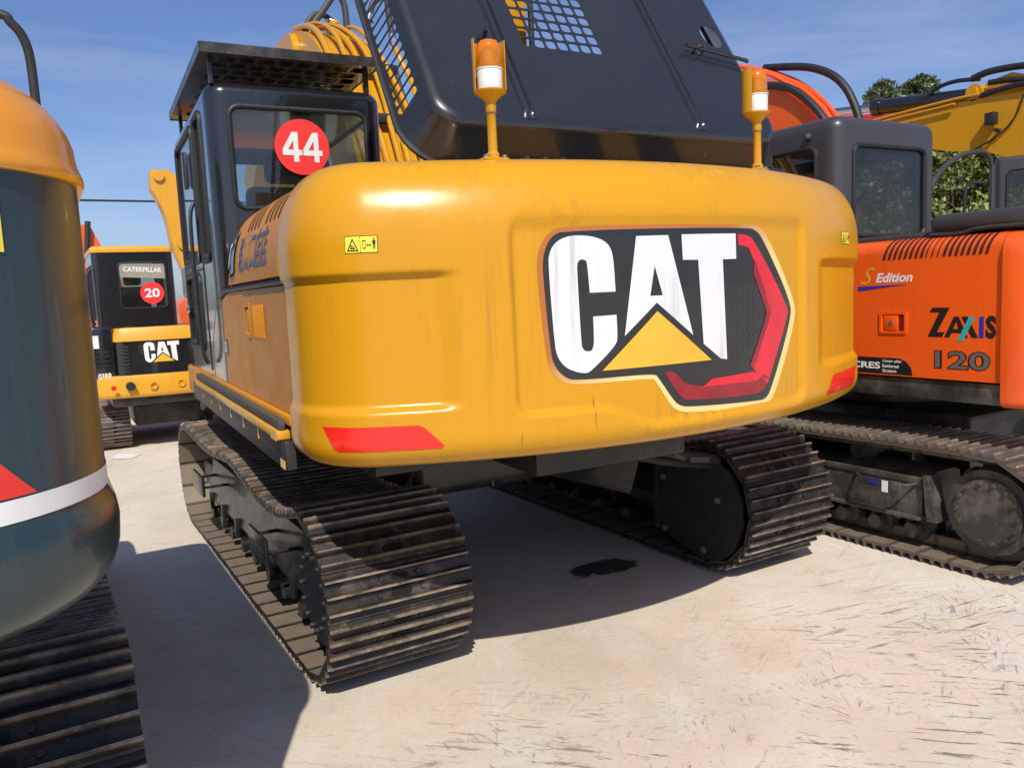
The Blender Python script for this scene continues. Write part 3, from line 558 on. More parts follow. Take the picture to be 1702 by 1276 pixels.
mb.build('side_lettering', 'bluegrey', SH)
mb = MB(); P_ = [(.80,2.08),(1.12,2.02),(1.30,1.95),(1.30,1.86),(.98,1.85),(.80,1.87)]
mb.sheet([(a,b_) for a,b_ in P_], lambda u,v: (on_prof(v,e=-.0015)+max(0,u-.9)*.10+max(0,u-.95)*.05-.006, u, v), dx=.05, dz=.03, mi=0)
put_text(mb, 'CAT', lambda u,v: (on_prof(1.89+v,e=0)+max(0,1.24-u-.9)*.10+max(0,1.24-u-.95)*.05-.010, 1.24-u, 1.89+v), .38, .13, bold=.03, mi=1)
mb.build('side_logo', ['blackvinyl','white'], FH)
# lower side doors
arc = [(-.235,1.265),(-.235,1.775),(1.12,1.775),(1.30,1.765),(1.50,1.72),(1.68,1.64),(1.82,1.54),(1.90,1.44),(1.93,1.34),(1.93,1.265)]
mb = MB(); 
def door(y0, y1, name, holes=()):
    lp = []
    for a in [(-.235,1.265),(-.235,1.775)]+arc[2:]: lp.append((min(max(a[0],y0),y1),a[1]))
    if y1 > 1.9: lp = [(y0,1.265),(y0,1.775)]+arc[2:]
    else: lp = [(y0,1.265),(y0,1.775),(y1,1.775),(y1,1.265)]
    mb = MB(); mb.plate([lp]+list(holes), lambda u,v,w: (-.022+w,u,v), .02); mb.bevel(.004,2,50); return mb.build(name, 'yside', ROOT)
D1 = door(-.235,.745,'side_door', [rrect(.60,.74-.03,1.56,1.70,.012,3)]); D2 = door(.755,1.95,'cab_side_panel')
mb = MB(); mb.box(-.012,.0,.58,.73,1.54,1.72,.004); mb.build('latch_recess', 'yside', D1)
mb = MB(); mb.plate([rrect(.585,.725,1.545,1.715,.012,3), rrect(.605,.705,1.565,1.695,.01,3)[::-1]], lambda u,v,w: (-.026+w,u,v), .004); mb.box(-.024,-.012,.635,.675,1.575,1.685,.003); mb.build('door_latch', 'yside', D1)
mb = MB()
for i in range(8): y = .24+i*.035; mb.tube([(-.022,y,1.555),(-.0255,y,1.565),(-.0255,y,1.695),(-.022,y,1.705)], .0045, 6)
mb.build('louver', 'yside', D1)
mb = MB(); mb.sheet([(1.36,1.43),(1.52,1.43),(1.52,1.52),(1.36,1.52)], lambda u,v: (-.0245,u,v)); mb.build('model_label', 'greyvinyl', D2)
mb = MB(); put_text(mb, '320D', lambda u,v: (-.0265,1.51-u,1.445+v), .14, .06, bold=.02); mb.build('model_lettering', 'white', D2)
mb = MB(); mb.box(2.775,2.795,-.235,1.95,1.265,1.775,.004); mb.build('side_door', 'yside', ROOT)
mb = MB(); mb.tube(bez([(-.015,-.25,1.793),(-.015,.4,1.793),(-.015,1.10,1.79),(-.015,1.35,1.785),(-.015,1.55,1.735),(-.015,1.75,1.63),(-.015,1.90,1.49),(-.015,1.95,1.36),(-.015,1.95,1.27)],8), .017, 8); mb.build('door_seal', 'satin', ROOT)
# inner body filler + deck
mb = MB(); mb.box(.25,2.35,-.20,1.35,1.24,2.12,.01); mb.box(1.05,2.58,1.35,2.0,1.24,1.95,.02); mb.build('engine_bay', 'satin', ROOT)
mb = MB(); mb.box(1.12,2.60,2.0,3.3,1.2,1.75,.05,3); mb.build('tool_box', 'yside', ROOT)
mb = MB(); mb.box(-.03,2.79,-.24,3.35,1.14,1.258,.006); mb.box(.9,1.7,-.5,.3,.93,1.12,.02); mb.box(.25,.55,-.35,.2,1.0,1.12,.01); mb.box(2.0,2.4,-.3,.4,1.0,1.13,.02)
mb.build('main_frame', 'chassis', ROOT)
mb = MB(); mb.box(-.045,.02,-.22,3.36,1.225,1.262,.005); mb.grid([[(-.05,y,z-.0) for y,z in ((3.36,1.225),(3.36,1.07),(3.30,1.07))]]*1); mb.bevel(.004); SI = mb.build('side_sill', 'yside', ROOT)
mb = MB(); mb.box(-.075,-.047,-.16,2.62,1.205,1.245,.006); mb.build('anti_slip_strip', 'grip', SI)
mb = MB(); mb.box(-.085,-.03,-.16,2.62,1.165,1.203,.006); mb.box(-.0895,-.0855,-.165,-.06,1.165,1.203,0); mb.build('sill_trim', 'yellow2', SI)
mb = MB(); mb.box(-.065,-.02,-.20,2.95,1.045,1.163,.008); mb.build('sill_skirt', 'satin', SI)
mb = MB()
for y in (-.19,): mb.box(-.068,-.0655,y,y+.08,1.05,1.085)
for i in range(6): mb.box(-.068,-.0655,.35+i*.4,.37+i*.4,1.10,1.15)
mb.build('hazard_tape', 'tri', SI)
mb = MB(); mb.box(-.05,.15,2.62,3.40,1.06,1.262,.02,3); mb.build('cab_deck', 'yside', ROOT)
# swing bearing and carbody (world frame)
mb = MB(); c0 = Ctx.inv.inverted() @ Vector((1.30,1.75,0)); c0 = (2.44,5.15)
mb.cyl((c0[0],c0[1],.88),(c0[0],c0[1],1.14),.62,48); mb.cyl((c0[0],c0[1],.80),(c0[0],c0[1],.92),.70,48); mb.bevel(.01); mb.build('swing_bearing', 'frame', ROOT, 'W')
mb = MB(); mb.box(1.85,3.03,4.35,5.95,.50,.84,.06,3)
for sx, xe in ((1,3.40),(-1,1.48)):
    for ye in (4.2,6.1):
        a = Vector((c0[0]+sx*.5,c0[1]+(ye-c0[1])*.4,.66)); b_ = Vector((xe,ye,.46)); mb.tube([a,b_],[.24,.17],4)
mb.build('carbody', 'frame', ROOT, 'W')

# engine hood (opened, hinged by the counterweight) --------------------
al = math.atan(.65); sa, ca = math.sin(al), math.cos(al)
def H(x, t, w_): return (x, -.25+t*sa-w_*ca, 2.35+t*ca+w_*sa)
hx0,hx1,ht0,ht1 = .715,2.62,.16,1.45
L0 = rrect(hx0,hx1,ht0,ht1,.10,8); cells = []
for i in range(7):
    for j in range(11): a = 1.255+i*.0665; b_ = .625+j*.068; cells.append(rrect(a,a+.054,b_,b_+.055,.016,3)[::-1])
mb = MB(); mb.plate([L0]+cells+[circ(2.535,.875,.068,24,.088)[::-1]], H, -.004)
def pan(o, d): return [H(x,t,-d) for x, t in rrect(hx0-o,hx1+o,ht0-o,ht1+o,.10+o,8)]
lv = [(0,0),(.018,.004),(.032,.012),(.044,.024),(.050,.038),(.055,.050),(.140,.185)]
loops = [pan(o,d) for o,d in lv]; n = len(loops[0]); SEG = 8
mb.add([p for l in loops for p in l], [(li*n+q, li*n+(q+1)%n, (li+1)*n+(q+1)%n, (li+1)*n+q) for li in range(len(loops)-1) for q in range(n) if not (li == len(loops)-2 and q == 17)])
# slotted left flange
ta, tb = L0[18][1], L0[17][1]; t0_, t1_ = min(ta,tb), max(ta,tb); slots = []
FO = lambda d: .055+(d-.050)/.135*.085          # outward flare of the flange
for j in range(26):
    c = t0_-.035+j*.055; lo_, hi_ = .060, .168
    sl_ = [(lo_,c+.078),(lo_+.006,c+.090),(lo_+.018,c+.090),(hi_-.012,c+.046),(hi_,c+.034),(hi_,c+.012),(hi_-.008,c+.004),(hi_-.020,c+.006),(lo_+.008,c+.052),(lo_,c+.062)]
    if c+.09 < t1_-.01 and c+.004 > t0_+.005: slots.append(sl_)
mb.plate([[(.050,t0_),(.050,t1_),(.185,t1_),(.185,t0_)]]+slots, lambda d,t,w_: Vector(H(hx0-FO(d)+w_,t,-d)), .003)
HOOD = mb.build('engine_hood', 'hoodblack', ROOT, ang=50, normals=False)
mb = MB(); lo = [Vector(H(x,t,-.188)) for x,t in rrect(hx0-.144,hx1+.144,ht0-.144,ht1+.144,.244,8)]; mb.tube(lo, .014, 8, closed=True); mb.build('hood_seal', 'satin', HOOD)
for xr, xt in ((1.135,1.135),(2.125,2.125)):
    mb = MB(); mb.grid([[H(xr+dx,t,w_*min(1,max(0,(t-.15)/.05))+.0006) for dx,w_ in ((-.034,0),(-.026,.014),(-.012,.016),(-.005,.004),(.005,.004),(.012,.016),(.026,.014),(.034,0))] for t in (.15,.17,.2,.5,1.0,1.43)]); mb.build('hood_rib', 'hoodblack', HOOD)
mb = MB(); mb.tube([H(2.27,.735,.035),H(2.66,.665,.035),H(2.67,.664,.03)], .011, 8); mb.build('prop_rod', 'black', HOOD)
mb = MB(); mb.tube([H(2.36+.03*math.cos(a),.72,.02+.03*math.sin(a)) for a in [R_(i*24) for i in range(15)]], .008, 8, closed=True); mb.build('rod_clip', 'black', HOOD)
mb = MB(); mb.tube([H(1.04,.635,0),H(1.04,.64,.05),H(1.05,.67,.065)], .010, 8); mb.cyl(H(1.04,.635,0),H(1.04,.635,.012),.028,16); mb.build('hood_catch', 'black', HOOD)
mb = MB(); mb.tube([H(2.49,.78,-.16),H(2.60,1.0,-.22)], .012, 8); mb.tube([H(2.62,.83,-.14),H(2.56,1.02,-.18)], .008, 8); mb.build('hood_stay', 'bolt', HOOD)
for xh in (.80,1.42,1.92):
    mb = MB(); mb.box(xh,xh+.26,-.66,-.20,2.194,2.212,.003)
    for i in range(3): mb.cyl((xh+.05+i*.08,-.62,2.21),(xh+.05+i*.08,-.62,2.226),.013,6)
    mb.tube([(xh+.02,-.34,2.215),(xh+.24,-.34,2.215)], .014, 8); mb.build('hood_hinge', ['satin'], ROOT)
mb = MB(); mb.box(1.58,1.82,1.05,1.20,2.0,3.9,.02); mb.tube(bez([(1.88,1.1,2.2),(1.89,1.12,3.0),(1.90,1.15,3.7)],6), .018, 8, mi=1); mb.build('steel_post', ['yellow','rubber'], ROOT)  # plain yellow post and hose behind the grille, real part not identified

# beacons ---------------------------------------------------------------
def beacon(x, y, z, rz, label):
    mt = Matrix.Translation((x,y,z)) @ Matrix.Rotation(rz,4,'Z') @ Matrix.Diagonal((.92,.92,.83,1))
    mb = MB(); mb.box(-.055,.055,-.035,.035,0,.012,.004); mb.lathe([(.026,.012),(.026,.03),(.019,.04),(.018,.20),(.021,.205),(.021,.25)], (0,0,0), 16)
    mb.lathe([(.018,.245),(.030,.262),(.062,.287),(.064,.290),(.066,.296),(.062,.298),(.05,.297)], (0,0,0), 24)
    # rear half shield
    th = [R_(a) for a in range(-14,195,11)]; rr_ = .066
    outer = [[(rr_*math.cos(t),rr_*math.sin(t)*1.05,zz_) for t in th] for zz_ in (.296,.40,.495,.512)]
    mb.grid(outer); mb.grid([[(p[0]*.955,p[1]*.955,p[2]) for p in r] for r in outer][::-1])
    for e in (0,-1): mb.add([outer[i][e] for i in range(4)]+[(outer[i][e][0]*.955,outer[i][e][1]*.955,outer[i][e][2]) for i in range(4)], [(0,1,5,4),(1,2,6,5),(2,3,7,6)])
    mb.add([p for p in outer[-1]]+[(p[0]*.955,p[1]*.955,p[2]) for p in outer[-1]], [(i,i+1,i+1+len(th),i+len(th)) for i in range(len(th)-1)])
    B = mb.build('warning_beacon', 'yellow', ROOT, label=label, mat4=mt)
    mb = MB(); mb.lathe([(.048,.300),(.050,.306),(.050,.380),(.053,.384),(.053,.388)], (0,0,0), 32); mb.build('beacon_base', 'white', B, mat4=mt)
    mb = MB(); mb.lathe([(.053,.388),(.053,.402),(.0475,.404),(.0475,.47),(.045,.487),(.036,.503),(.020,.511),(.004,.513)], (0,0,0), 32); mb.build('beacon_lens', 'amber', B, mat4=mt)
    mb = MB(); mb.lathe([(.02,.39),(.028,.41),(.03,.46),(.012,.475)], (0,0,0), 12); mb.lathe([(.012,.41),(.018,.43),(.004,.45)], (.018,-.018,0), 10); mb.build('beacon_reflector', 'chrome', B, mat4=mt)
    mb = MB()
    for sx in (-.04,.04): mb.cyl((sx,-.02,.012),(sx,-.02,.024),.011,6)
    mb.tube([(.02*math.cos(R_(a)),.02*math.sin(R_(a)),.205) for a in range(0,360,30)], .004, 6, closed=True); mb.build('beacon_bolts', 'bolt', B, mat4=mt)
beacon(.655,-.72,2.186,0,'left warning beacon on the counterweight'); beacon(1.945,-.72,2.186,R_(22),'right warning beacon on the counterweight')

# ------------------------------------------------------------------ cab builder
def seat(parent, x, y, z, space, s=1, front=1):
    mb = MB(); mb.box(x-.25*s,x+.25*s,y-.02,y+.12,z,z+.62*s,.05,3); mb.box(x-.13*s,x+.13*s,y,y+.09,z+.64*s,z+.82*s,.04,3); mb.box(x-.26*s,x+.26*s,y+.05,y+.55*s,z-.12,z+.04,.05,3)
    mb.box(x-.36*s,x-.27*s,y+.1,y+.5,z-.3,z+.16,.02); mb.box(x+.27*s,x+.36*s,y+.1,y+.5,z-.3,z+.16,.02); mb.box(x-.2,x+.2,y+.05,y+.5,z-.55,z-.12,.02)
    return mb.build('seat', 'seat', parent, space)
def make_cab(parent, x0,x1,y0,y1,z0,z1, rear, left, mat, space, gl='glass', r=.09, right=None, roofmat=None, seatpos=True, front=True, roof_r=.07, zroof=.13, ring=.012, ov=.004, seatz=.55):
    zt = z1-roof_r+.002; mb = MB(); T = .03
    mb.plate([[(x0+r,z0),(x1-r,z0),(x1-r,zt),(x0+r,zt)]]+[rrect(*h,.06,6)[::-1] for h in rear], lambda u,v,w: (u,y0+w,v), T)
    mb.plate([[(x0+r,z0),(x1-r,z0),(x1-r,zt),(x0+r,zt)], rrect(x0+r+.02,x1-r-.02,z0+.25,zt-.08,.05,6)[::-1]], lambda u,v,w: (u,y1-w,v), T)
    for xx, sg, hs in ((x0,1,left),(x1,-1,right if right is not None else left)):
        mb.plate([[(y0+r,z0),(y1-r,z0),(y1-r,zt),(y0+r,zt)]]+[rrect(*h,.045,5)[::-1] for h in hs], lambda u,v,w,xx=xx,sg=sg: (xx+sg*w,u,v), T)
    for cx_,cy_,a in ((x0+r,y0+r,180),(x1-r,y0+r,270),(x1-r,y1-r,0),(x0+r,y1-r,90)):
        for rr_ in (r,):
            mb.grid([[(cx_+rr_*math.cos(R_(a+q)),cy_+rr_*math.sin(R_(a+q)),z) for q in range(0,91,9)] for z in (z0,zt)])
        mb.grid([[(cx_+(r-T)*math.cos(R_(a+q)),cy_+(r-T)*math.sin(R_(a+q)),z) for q in range(0,91,9)] for z in (z0,zt)])
    mb.box(x0+.01,x1-.01,y0+.01,y1-.01,z0+.002,z0+.04)
    CAB = mb.build('cab', mat, parent, space, normals=False)
    rr_ = [rrect(x0-ov,x1+ov,y0-ov,y1+ov,r+ov,8), rrect(x0-ov,x1+ov,y0-ov,y1+ov,r+ov,8)]; zs = [z1-roof_r-.03 if ov > 0 else z1-roof_r, z1-roof_r]
    for a in range(10,91,10): o_ = roof_r*(1-math.cos(R_(a))); rr_.append(rrect(x0-ov+o_,x1+ov-o_,y0-ov+o_,y1+ov-o_,max(.008,r+ov-o_),8)); zs.append(z1-roof_r+roof_r*math.sin(R_(a)))
    mb = MB(); mb.grid([[(p[0],p[1],z) for p in l] for l, z in zip(rr_,zs)], closed=True); mb.add([(p[0],p[1],z1) for p in rr_[-1]], [tuple(range(len(rr_[-1])))])
    mb.add([(p[0],p[1],zs[0]) for p in rr_[0]], [tuple(range(len(rr_[0])))]); mb.build('cab_roof', roofmat or mat, CAB, space)
    def win(nm, hole, f, ins):
        g = MB(); g.plate([rrect(hole[0]-.004,hole[1]+.004,hole[2]-.004,hole[3]+.004,.06,6)], lambda u,v,w: f(u,v,ins+w), .004); g.build(nm, gl, CAB, space)
        g = MB(); g.tube([f(a,b_,.0) for a,b_ in rrect(*hole,.06,8)], ring, 8, closed=True); g.build('window_seal', 'rubber', CAB, space)
    for h in rear: win('rear_window', h, lambda u,v,w: (u,y0+w,v), .008)
    for h in left: win('side_window', h, lambda u,v,w: (x0+w,u,v), .008)
    for h in (right if right is not None else left): win('side_window', h, lambda u,v,w: (x1-w,u,v), .008)
    if front: win('windscreen', (x0+r+.02,x1-r-.02,z0+.25,zt-.08), lambda u,v,w: (u,y1-w,v), .008)
    if seatpos: seat(CAB, (x0+x1)/2, y0+.42, z0+seatz, space)
    return CAB
CAB = make_cab(ROOT, -.03,.99,1.40,3.20,1.262,2.95, [(.09,.875,2.25,2.81)], [(1.70,1.98,1.98,2.84),(2.14,3.06,2.0,2.84),(2.30,3.04,1.42,1.92)], 'black', U_, right=[(1.7,3.0,1.9,2.84)], r=.11, roof_r=.075, ov=.0005, ring=.015)
mb = MB(); cxs, czs = .485, 2.60; mb.plate([[(cxs+.158*math.cos(t)*(1-.035*math.exp(-((t-1.7)/.1)**2)), czs+.158*math.sin(t)) for t in [2*math.pi*k/64 for k in range(64)]]], lambda u,v,w: (u,1.396+w,v), 0); mb.build('number_sticker', 'stickred', CAB)
mb = MB(); F4 = [(.56,0),(.80,0),(.80,.22),(.97,.22),(.97,.40),(.80,.40),(.80,1),(.52,1),(.03,.42),(.03,.22),(.56,.22)]
for x_ in (-.118,.0): mb.plate([F4,[(.56,.40),(.56,.72),(.29,.40)]], lambda u,v,w,x_=x_: (cxs+x_+u*.118,1.3935,czs-.085+v*.168), 0)
mb.build('number_lettering', 'white', CAB, label='white number 44')
mb = MB(); mb.box(-.05,-.028,2.42,2.52,2.50,2.72,.006); mb.cyl((-.045,2.47,2.49),(-.045,2.47,2.73),.014,10); mb.build('door_hinge', 'satin', CAB)
mb = MB(); mb.tube([(-.045,3.02+.06*math.cos(a),1.70+.03*math.sin(a)) for a in [R_(i*30) for i in range(12)]], .007, 6, closed=True); mb.build('door_handle', 'chrome', CAB)
mb = MB()
for y in (2.06,3.10): mb.box(-.036,-.0305,y,y+.006,1.30,2.86)
mb.box(-.036,-.0305,2.066,3.1,1.94,1.95); mb.build('door_gap', 'rubber', CAB)
mb = MB(); mb.tube(bez([(-.06,2.0,1.35),(-.09,2.0,1.5),(-.09,2.03,2.2),(-.06,2.05,2.35)],6), .012, 8); mb.build('grab_rail', 'satin', CAB)
mb = MB(); mb.add([(.93,2.2,2.05),(.93,2.9,2.05),(.93,2.9,2.78),(.93,2.5,2.78)],[(0,1,2,3)]); mb.build('side_blind', 'hazy', CAB, normals=False)
# roof guard
mb = MB(); gx0,gx1,gy0,gy1 = -.045,.965,1.34,3.12; hs = []
for i in range(8):
    for j in range(13):
        a = gx0+.09+i*.108+(.0 if j%2 else .03); b_ = gy0+.07+j*.13; hs.append([(a,b_),(a,b_+.09),(a+.02,b_+.105),(a+.078,b_+.105),(a+.086,b_+.09),(a+.086,b_+.015),(a+.07,b_),(a+.02,b_)])
mb.plate([[(gx0,gy0),(gx1,gy0),(gx1,gy1),(gx0,gy1)]]+hs, lambda u,v,w: (u,v,3.075+w), .006)
mb.box(gx0,gx1,gy0-.004,gy0,3.07,3.125); mb.box(gx0,gx1,gy1,gy1+.004,3.07,3.125); mb.box(gx0-.004,gx0,gy0,gy1,3.07,3.125); mb.box(gx1,gx1+.004,gy0,gy1,3.07,3.125)
mb.box(gx0,gx1,gy0,gy1,3.105,3.112)
for x in (gx0+.06,gx1-.06):
    for y in (gy0+.10,gy1-.1): mb.box(x-.012,x+.012,y-.02,y+.02,2.93,3.075,.004)
mb.build('roof_guard', 'frame', ROOT)

# ------------------------------------------------------------------ boom with pipes
def boom(parent, x0,x1, path, thick, mat, space, name='boom', bev=.012):
    mb = MB(); p = bez([(0,a,b_) for a,b_ in path],8); n = len(p); top=[]; bot=[]
    for i, q in enumerate(p):
        d = (p[min(i+1,n-1)]-p[max(i-1,0)]).normalized(); nn = Vector((0,-d.z,d.y)); t = thick(i/(n-1)); top.append(q+nn*t*.5); bot.append(q-nn*t*.5)
    mb.grid([[(x0,a.y,a.z),(x1,a.y,a.z),(x1,b_.y,b_.z),(x0,b_.y,b_.z)] for a,b_ in zip(top,bot)], closed=True)
    for e in (0,-1): mb.add([(x0,top[e].y,top[e].z),(x1,top[e].y,top[e].z),(x1,bot[e].y,bot[e].z),(x0,bot[e].y,bot[e].z)],[(0,1,2,3)])
    mb.bevel(bev,2,50); return mb.build(name, mat, parent, space), top, bot
bp = [(2.35,1.75),(2.75,2.45),(3.15,3.05),(3.7,3.62),(4.4,3.93),(5.3,4.0),(6.3,3.7),(7.3,3.1)]
BM, top, bot = boom(ROOT, 1.20,1.72, bp, lambda t: .55*(1-.35*abs(t-.4)), 'yellow', U_)
for k, xo in enumerate((1.24,1.33,1.42,1.50,1.58,1.67)):
    mb = MB(); i0 = 1; i1 = int(len(top)*(.62+.03*(k%3))); pp = [(xo+.03*math.sin(i*.25+k)*(1 if i>12 else .3), top[i].y-.05-.03*(k%2), top[i].z+.035+.02*(k%2)) for i in range(i0,i1)]
    mb.tube(pp, .021 if k%2 else .026, 8); mb.build('hydraulic_pipe', 'yellow', BM)
for f in (.12,.25,.36): i = int(len(top)*f); mb = MB(); mb.box(1.19,1.74,top[i].y-.10,top[i].y-.03,top[i].z+.0,top[i].z+.075,.01); mb.build('pipe_clamp', 'rubber', BM)
def hose(pts, r=.028, mat='hose', nm='hydraulic_hose', par=None):
    mb = MB(); mb.tube(bez(pts,8), r, 10); o = mb.build(nm, mat, par or BM); 
    for e in (0,-1):
        a = Vector(pts[e]); b_ = Vector(pts[1 if e == 0 else -2]); d = (b_-a).normalized(); c = MB(); c.cyl(a-d*.04,a+d*.07,r*1.25,12); c.cyl(a-d*.01,a+d*.02,r*1.6,6); c.build('hose_fitting', 'chrome', par or BM)
hose([(1.29,4.2,4.08),(1.36,4.2,4.22),(1.45,4.2,4.34),(1.58,4.2,4.50),(1.66,4.2,4.42),(1.67,4.2,4.14)], .030)
hose([(1.31,4.3,4.10),(1.30,4.3,4.20),(1.40,4.3,4.34),(1.50,4.3,4.34),(1.57,4.25,4.26)], .026)
hose([(1.88,4.2,4.30),(1.95,4.2,4.48),(2.07,4.2,4.55),(2.09,4.2,4.38),(2.12,4.2,4.14)], .030)
hose([(1.9,3.6,3.70),(1.80,3.0,3.05),(1.66,2.75,2.70),(1.60,2.6,2.35),(1.72,2.5,2.15)], .024)
mb = MB(); mb.tube(bez([(2.12,4.2,4.12),(2.17,4.15,3.95),(2.22,4.0,3.70),(2.10,3.6,3.30),(1.9,3.2,2.95),(1.8,2.8,2.4)],8), .028, 8); mb.build('hydraulic_pipe', 'yellow', BM)
mb = MB(); mb.tube(bez([(1.57,4.25,4.25),(1.62,4.1,4.15),(1.60,3.8,3.9),(1.5,3.4,3.5)],6), .028, 8); mb.cyl((1.57,4.26,4.26),(1.575,4.22,4.22),.05,12); mb.build('hydraulic_pipe', 'yellow', BM)
mb = MB(); mb.cyl((1.14,4.35,3.96),(1.78,4.35,3.96),.20,32); mb.bevel(.01); mb.build('boom_pivot', 'yellow', BM)

# tracks of the main machine (world frame)
def mguard(T, cyr, zc):
    mb = MB(); p = [(3.93,.60),(3.93,.20),(3.86,.16),(3.52,.07),(3.38,.08),(3.25,.18),(3.19,.33),(3.19,.47),(3.26,.62),(3.38,.69)]
    mb.plate([p], lambda u,v,w: (3.312+w,u,v), .02); mb.plate([[(3.93,.20),(3.93,.60),(3.90,.60),(3.90,.21)]], lambda u,v,w: (3.304+w,u,v), .01); mb.bevel(.004,1,50); G = mb.build('motor_guard', 'satin', T, 'W')
    mb = MB()
    for y, z in ((3.845,.515),(3.375,.455),(3.835,.185),(3.495,.125)): mb.cyl((3.296,y,z),(3.312,y,z),.014,10); mb.cyl((3.303,y,z),(3.312,y,z),.021,14)
    mb.build('guard_bolts', 'bolt', G, 'W')
tr_main = [(0,.0),(.12,-.085),(.24,-.085),(.34,-.045),(.47,.0),(.6,-.03),(.73,-.04),(.87,-.015),(1,0)]
track(ROOT, .905, 1.565, 3.10, 7.12, 'shoe', 'chassis', -1, toprun=tr_main, frame_z=(.22,.55), hubmat='chassis')
track(ROOT, 3.31, 3.97, 3.08, 7.10, 'shoe', 'chassis', 1, toprun=tr_main, frame_z=(.22,.55), guard=mguard, hubmat='chassis')
def placard(x0,x1,z0,z1,y,mat,nm,drop=0):
    mb = MB(); mb.add([(x0,y,z0),(x1,y,z0-drop),(x1,y,z1-drop),(x0,y,z1)],[(0,1,2,3)]); mb.add([(x0,y+.004,z0),(x1,y+.004,z0-drop),(x1,y+.004,z1-drop),(x0,y+.004,z1)],[(3,2,1,0)]); return mb.build(nm, mat, ROOT, 'W')
placard(2.478,2.522,.83,.885,3.3,'white','inspection_tag'); placard(1.79,1.797,.80,.83,3.3,'grip','cable_tag')
placard(2.72,2.88,.845,.875,3.3,'tri','hose_label',.035); placard(2.92,3.00,.775,.80,3.3,'grip','hose_label',.03); placard(3.04,3.18,.73,.76,3.3,'grip','hose_label',.02)
mb = MB(); mb.tube(bez([(2.3,3.36,.92),(2.7,3.34,.86),(3.0,3.34,.775),(3.3,3.36,.70)],6), .03, 10); mb.tube(bez([(2.3,3.42,.88),(2.7,3.42,.80),(3.0,3.42,.72),(3.3,3.42,.66)],6), .025, 10); mb.build('travel_hose', 'rubber', ROOT, 'W')
# ================================================================== generic upper body (world frame)
def loft(xc, hw, yr, R, rc, yf, prof, n=140):
    cyc = yr+R; c0x = hw-rc; d = R-rc; th = math.asin(c0x/d); cyy = cyc-math.sqrt(d*d-c0x*c0x); pts = []
    half = [(hw,yf),(hw,(yf+cyy)/2)]+[(c0x+rc*math.cos(a), cyy-rc*math.sin(a)) for a in [ (math.pi/2-th)*k/12 for k in range(13)]]+[(R*math.sin(th*(1-k/20)), cyc-R*math.cos(th*(1-k/20))) for k in range(1,21)]
    nor = [(1,0),(1,0)]+[(math.cos(a),-math.sin(a)) for a in [(math.pi/2-th)*k/12 for k in range(13)]]+[(math.sin(th*(1-k/20)),-math.cos(th*(1-k/20))) for k in range(1,21)]
    P = [(-x,y) for x,y in half]+[(x,y) for x,y in half[::-1][1:]]; Nn = [(-a,b_) for a,b_ in nor]+[(a,b_) for a,b_ in nor[::-1][1:]]
    rows = [[(xc+p[0]-n_[0]*o, min(yf, p[1]-n_[1]*o), z) for p, n_ in zip(P,Nn)] for z, o in prof]
    return rows
def lofted(name, rows, mat, parent, caps=True, ang=40):
    mb = MB(); mb.grid(rows); n = len(rows[0]); mb.bm.verts.ensure_lookup_table()
    if caps:
        for b_ in (0,(len(rows)-1)*n):
            try: mb.bm.faces.new([mb.bm.verts[b_+i] for i in range(n)])
            except ValueError: pass
    return mb.build(name, mat, parent, 'W', ang=ang)

# ================================================================== LEFT EXCAVATOR (dark slate, orange hood)
LX = root('excavator', 'dark slate excavator with orange yellow hood and white band at the left edge', 'excavator', (-1.25,2.9,0))
lp = (-1.25,1.35,1.31,2.7,.36)
rd = lambda z0,r,up: [(z0+(r*(1-math.cos(R_(a))) if up else r*math.sin(R_(a))), (r*(1-math.sin(R_(a))) if up else r*(1-math.cos(R_(a))))) for a in range(0,91,9)]
prof = [(1.13,.30)]+[(1.13+z-0, o-.012) for z,o in [(q[0],q[1]) for q in [( .13*(1-math.cos(R_(a))), .13*(1-math.sin(R_(a)))) for a in range(0,91,9)]]]+[(1.29,-.014),(1.32,-.010),(1.34,.0),(1.352,.004),(1.956,.004),(1.957,.02)]
CW2 = lofted('counterweight', loft(*lp[:5], 2.6, prof), 'slate', LX)
hd = [(1.953,.03),(1.954,-.006),(1.960,-.010),(1.972,-.009),(1.985,-.004),(1.998,.0)]+[(2.0+.165*math.sin(R_(a)), .20*(1-math.cos(R_(a)))) for a in range(9,91,9)]+[(2.172,.6)]
UH = lofted('engine_hood', loft(*lp[:5], 4.35, hd), 'amberhood', LX)
bn = lofted('white_band', loft(*lp[:5], 2.3, [(1.358,.0025),(1.398,.0025)]), 'white', CW2, caps=False)
mb = MB(); 
def lfy(x): 
    dx = x+1.25; 
    rows_ = loft(*lp[:5], 2.6, [(1.5,.002)])[0]
    for a, b_ in zip(rows_[:-1], rows_[1:]):
        if a[0] <= x <= b_[0]+1e-9 and a[1] < 2.1: t = (x-a[0])/(b_[0]-a[0]+1e-9); return a[1]+(b_[1]-a[1])*t
    return 1.7
lf = lambda e: (lambda u,v: (u, lfy(u)-e, v))
mb.sheet([(-.45,1.402),(-.028,1.402),(-.085,1.475),(-.12,1.50),(-.50,1.50)], lf(.001), dx=.03); mb.build('red_stripe', 'redv', CW2, 'W')
mb = MB(); mb.sheet([(-.32,1.815),(-.036,1.815),(-.036,1.905),(-.32,1.905)], lf(.001), dx=.03, mi=0)
for a in ([(-.045,1.822),(-.042,1.822),(-.042,1.898),(-.045,1.898)],[(-.31,1.822),(-.045,1.822),(-.045,1.825),(-.31,1.825)]): mb.sheet(a, lf(.0016), dx=.03, mi=1)
mb.build('warning_label', ['ylabel','blackvinyl'], CW2, 'W')
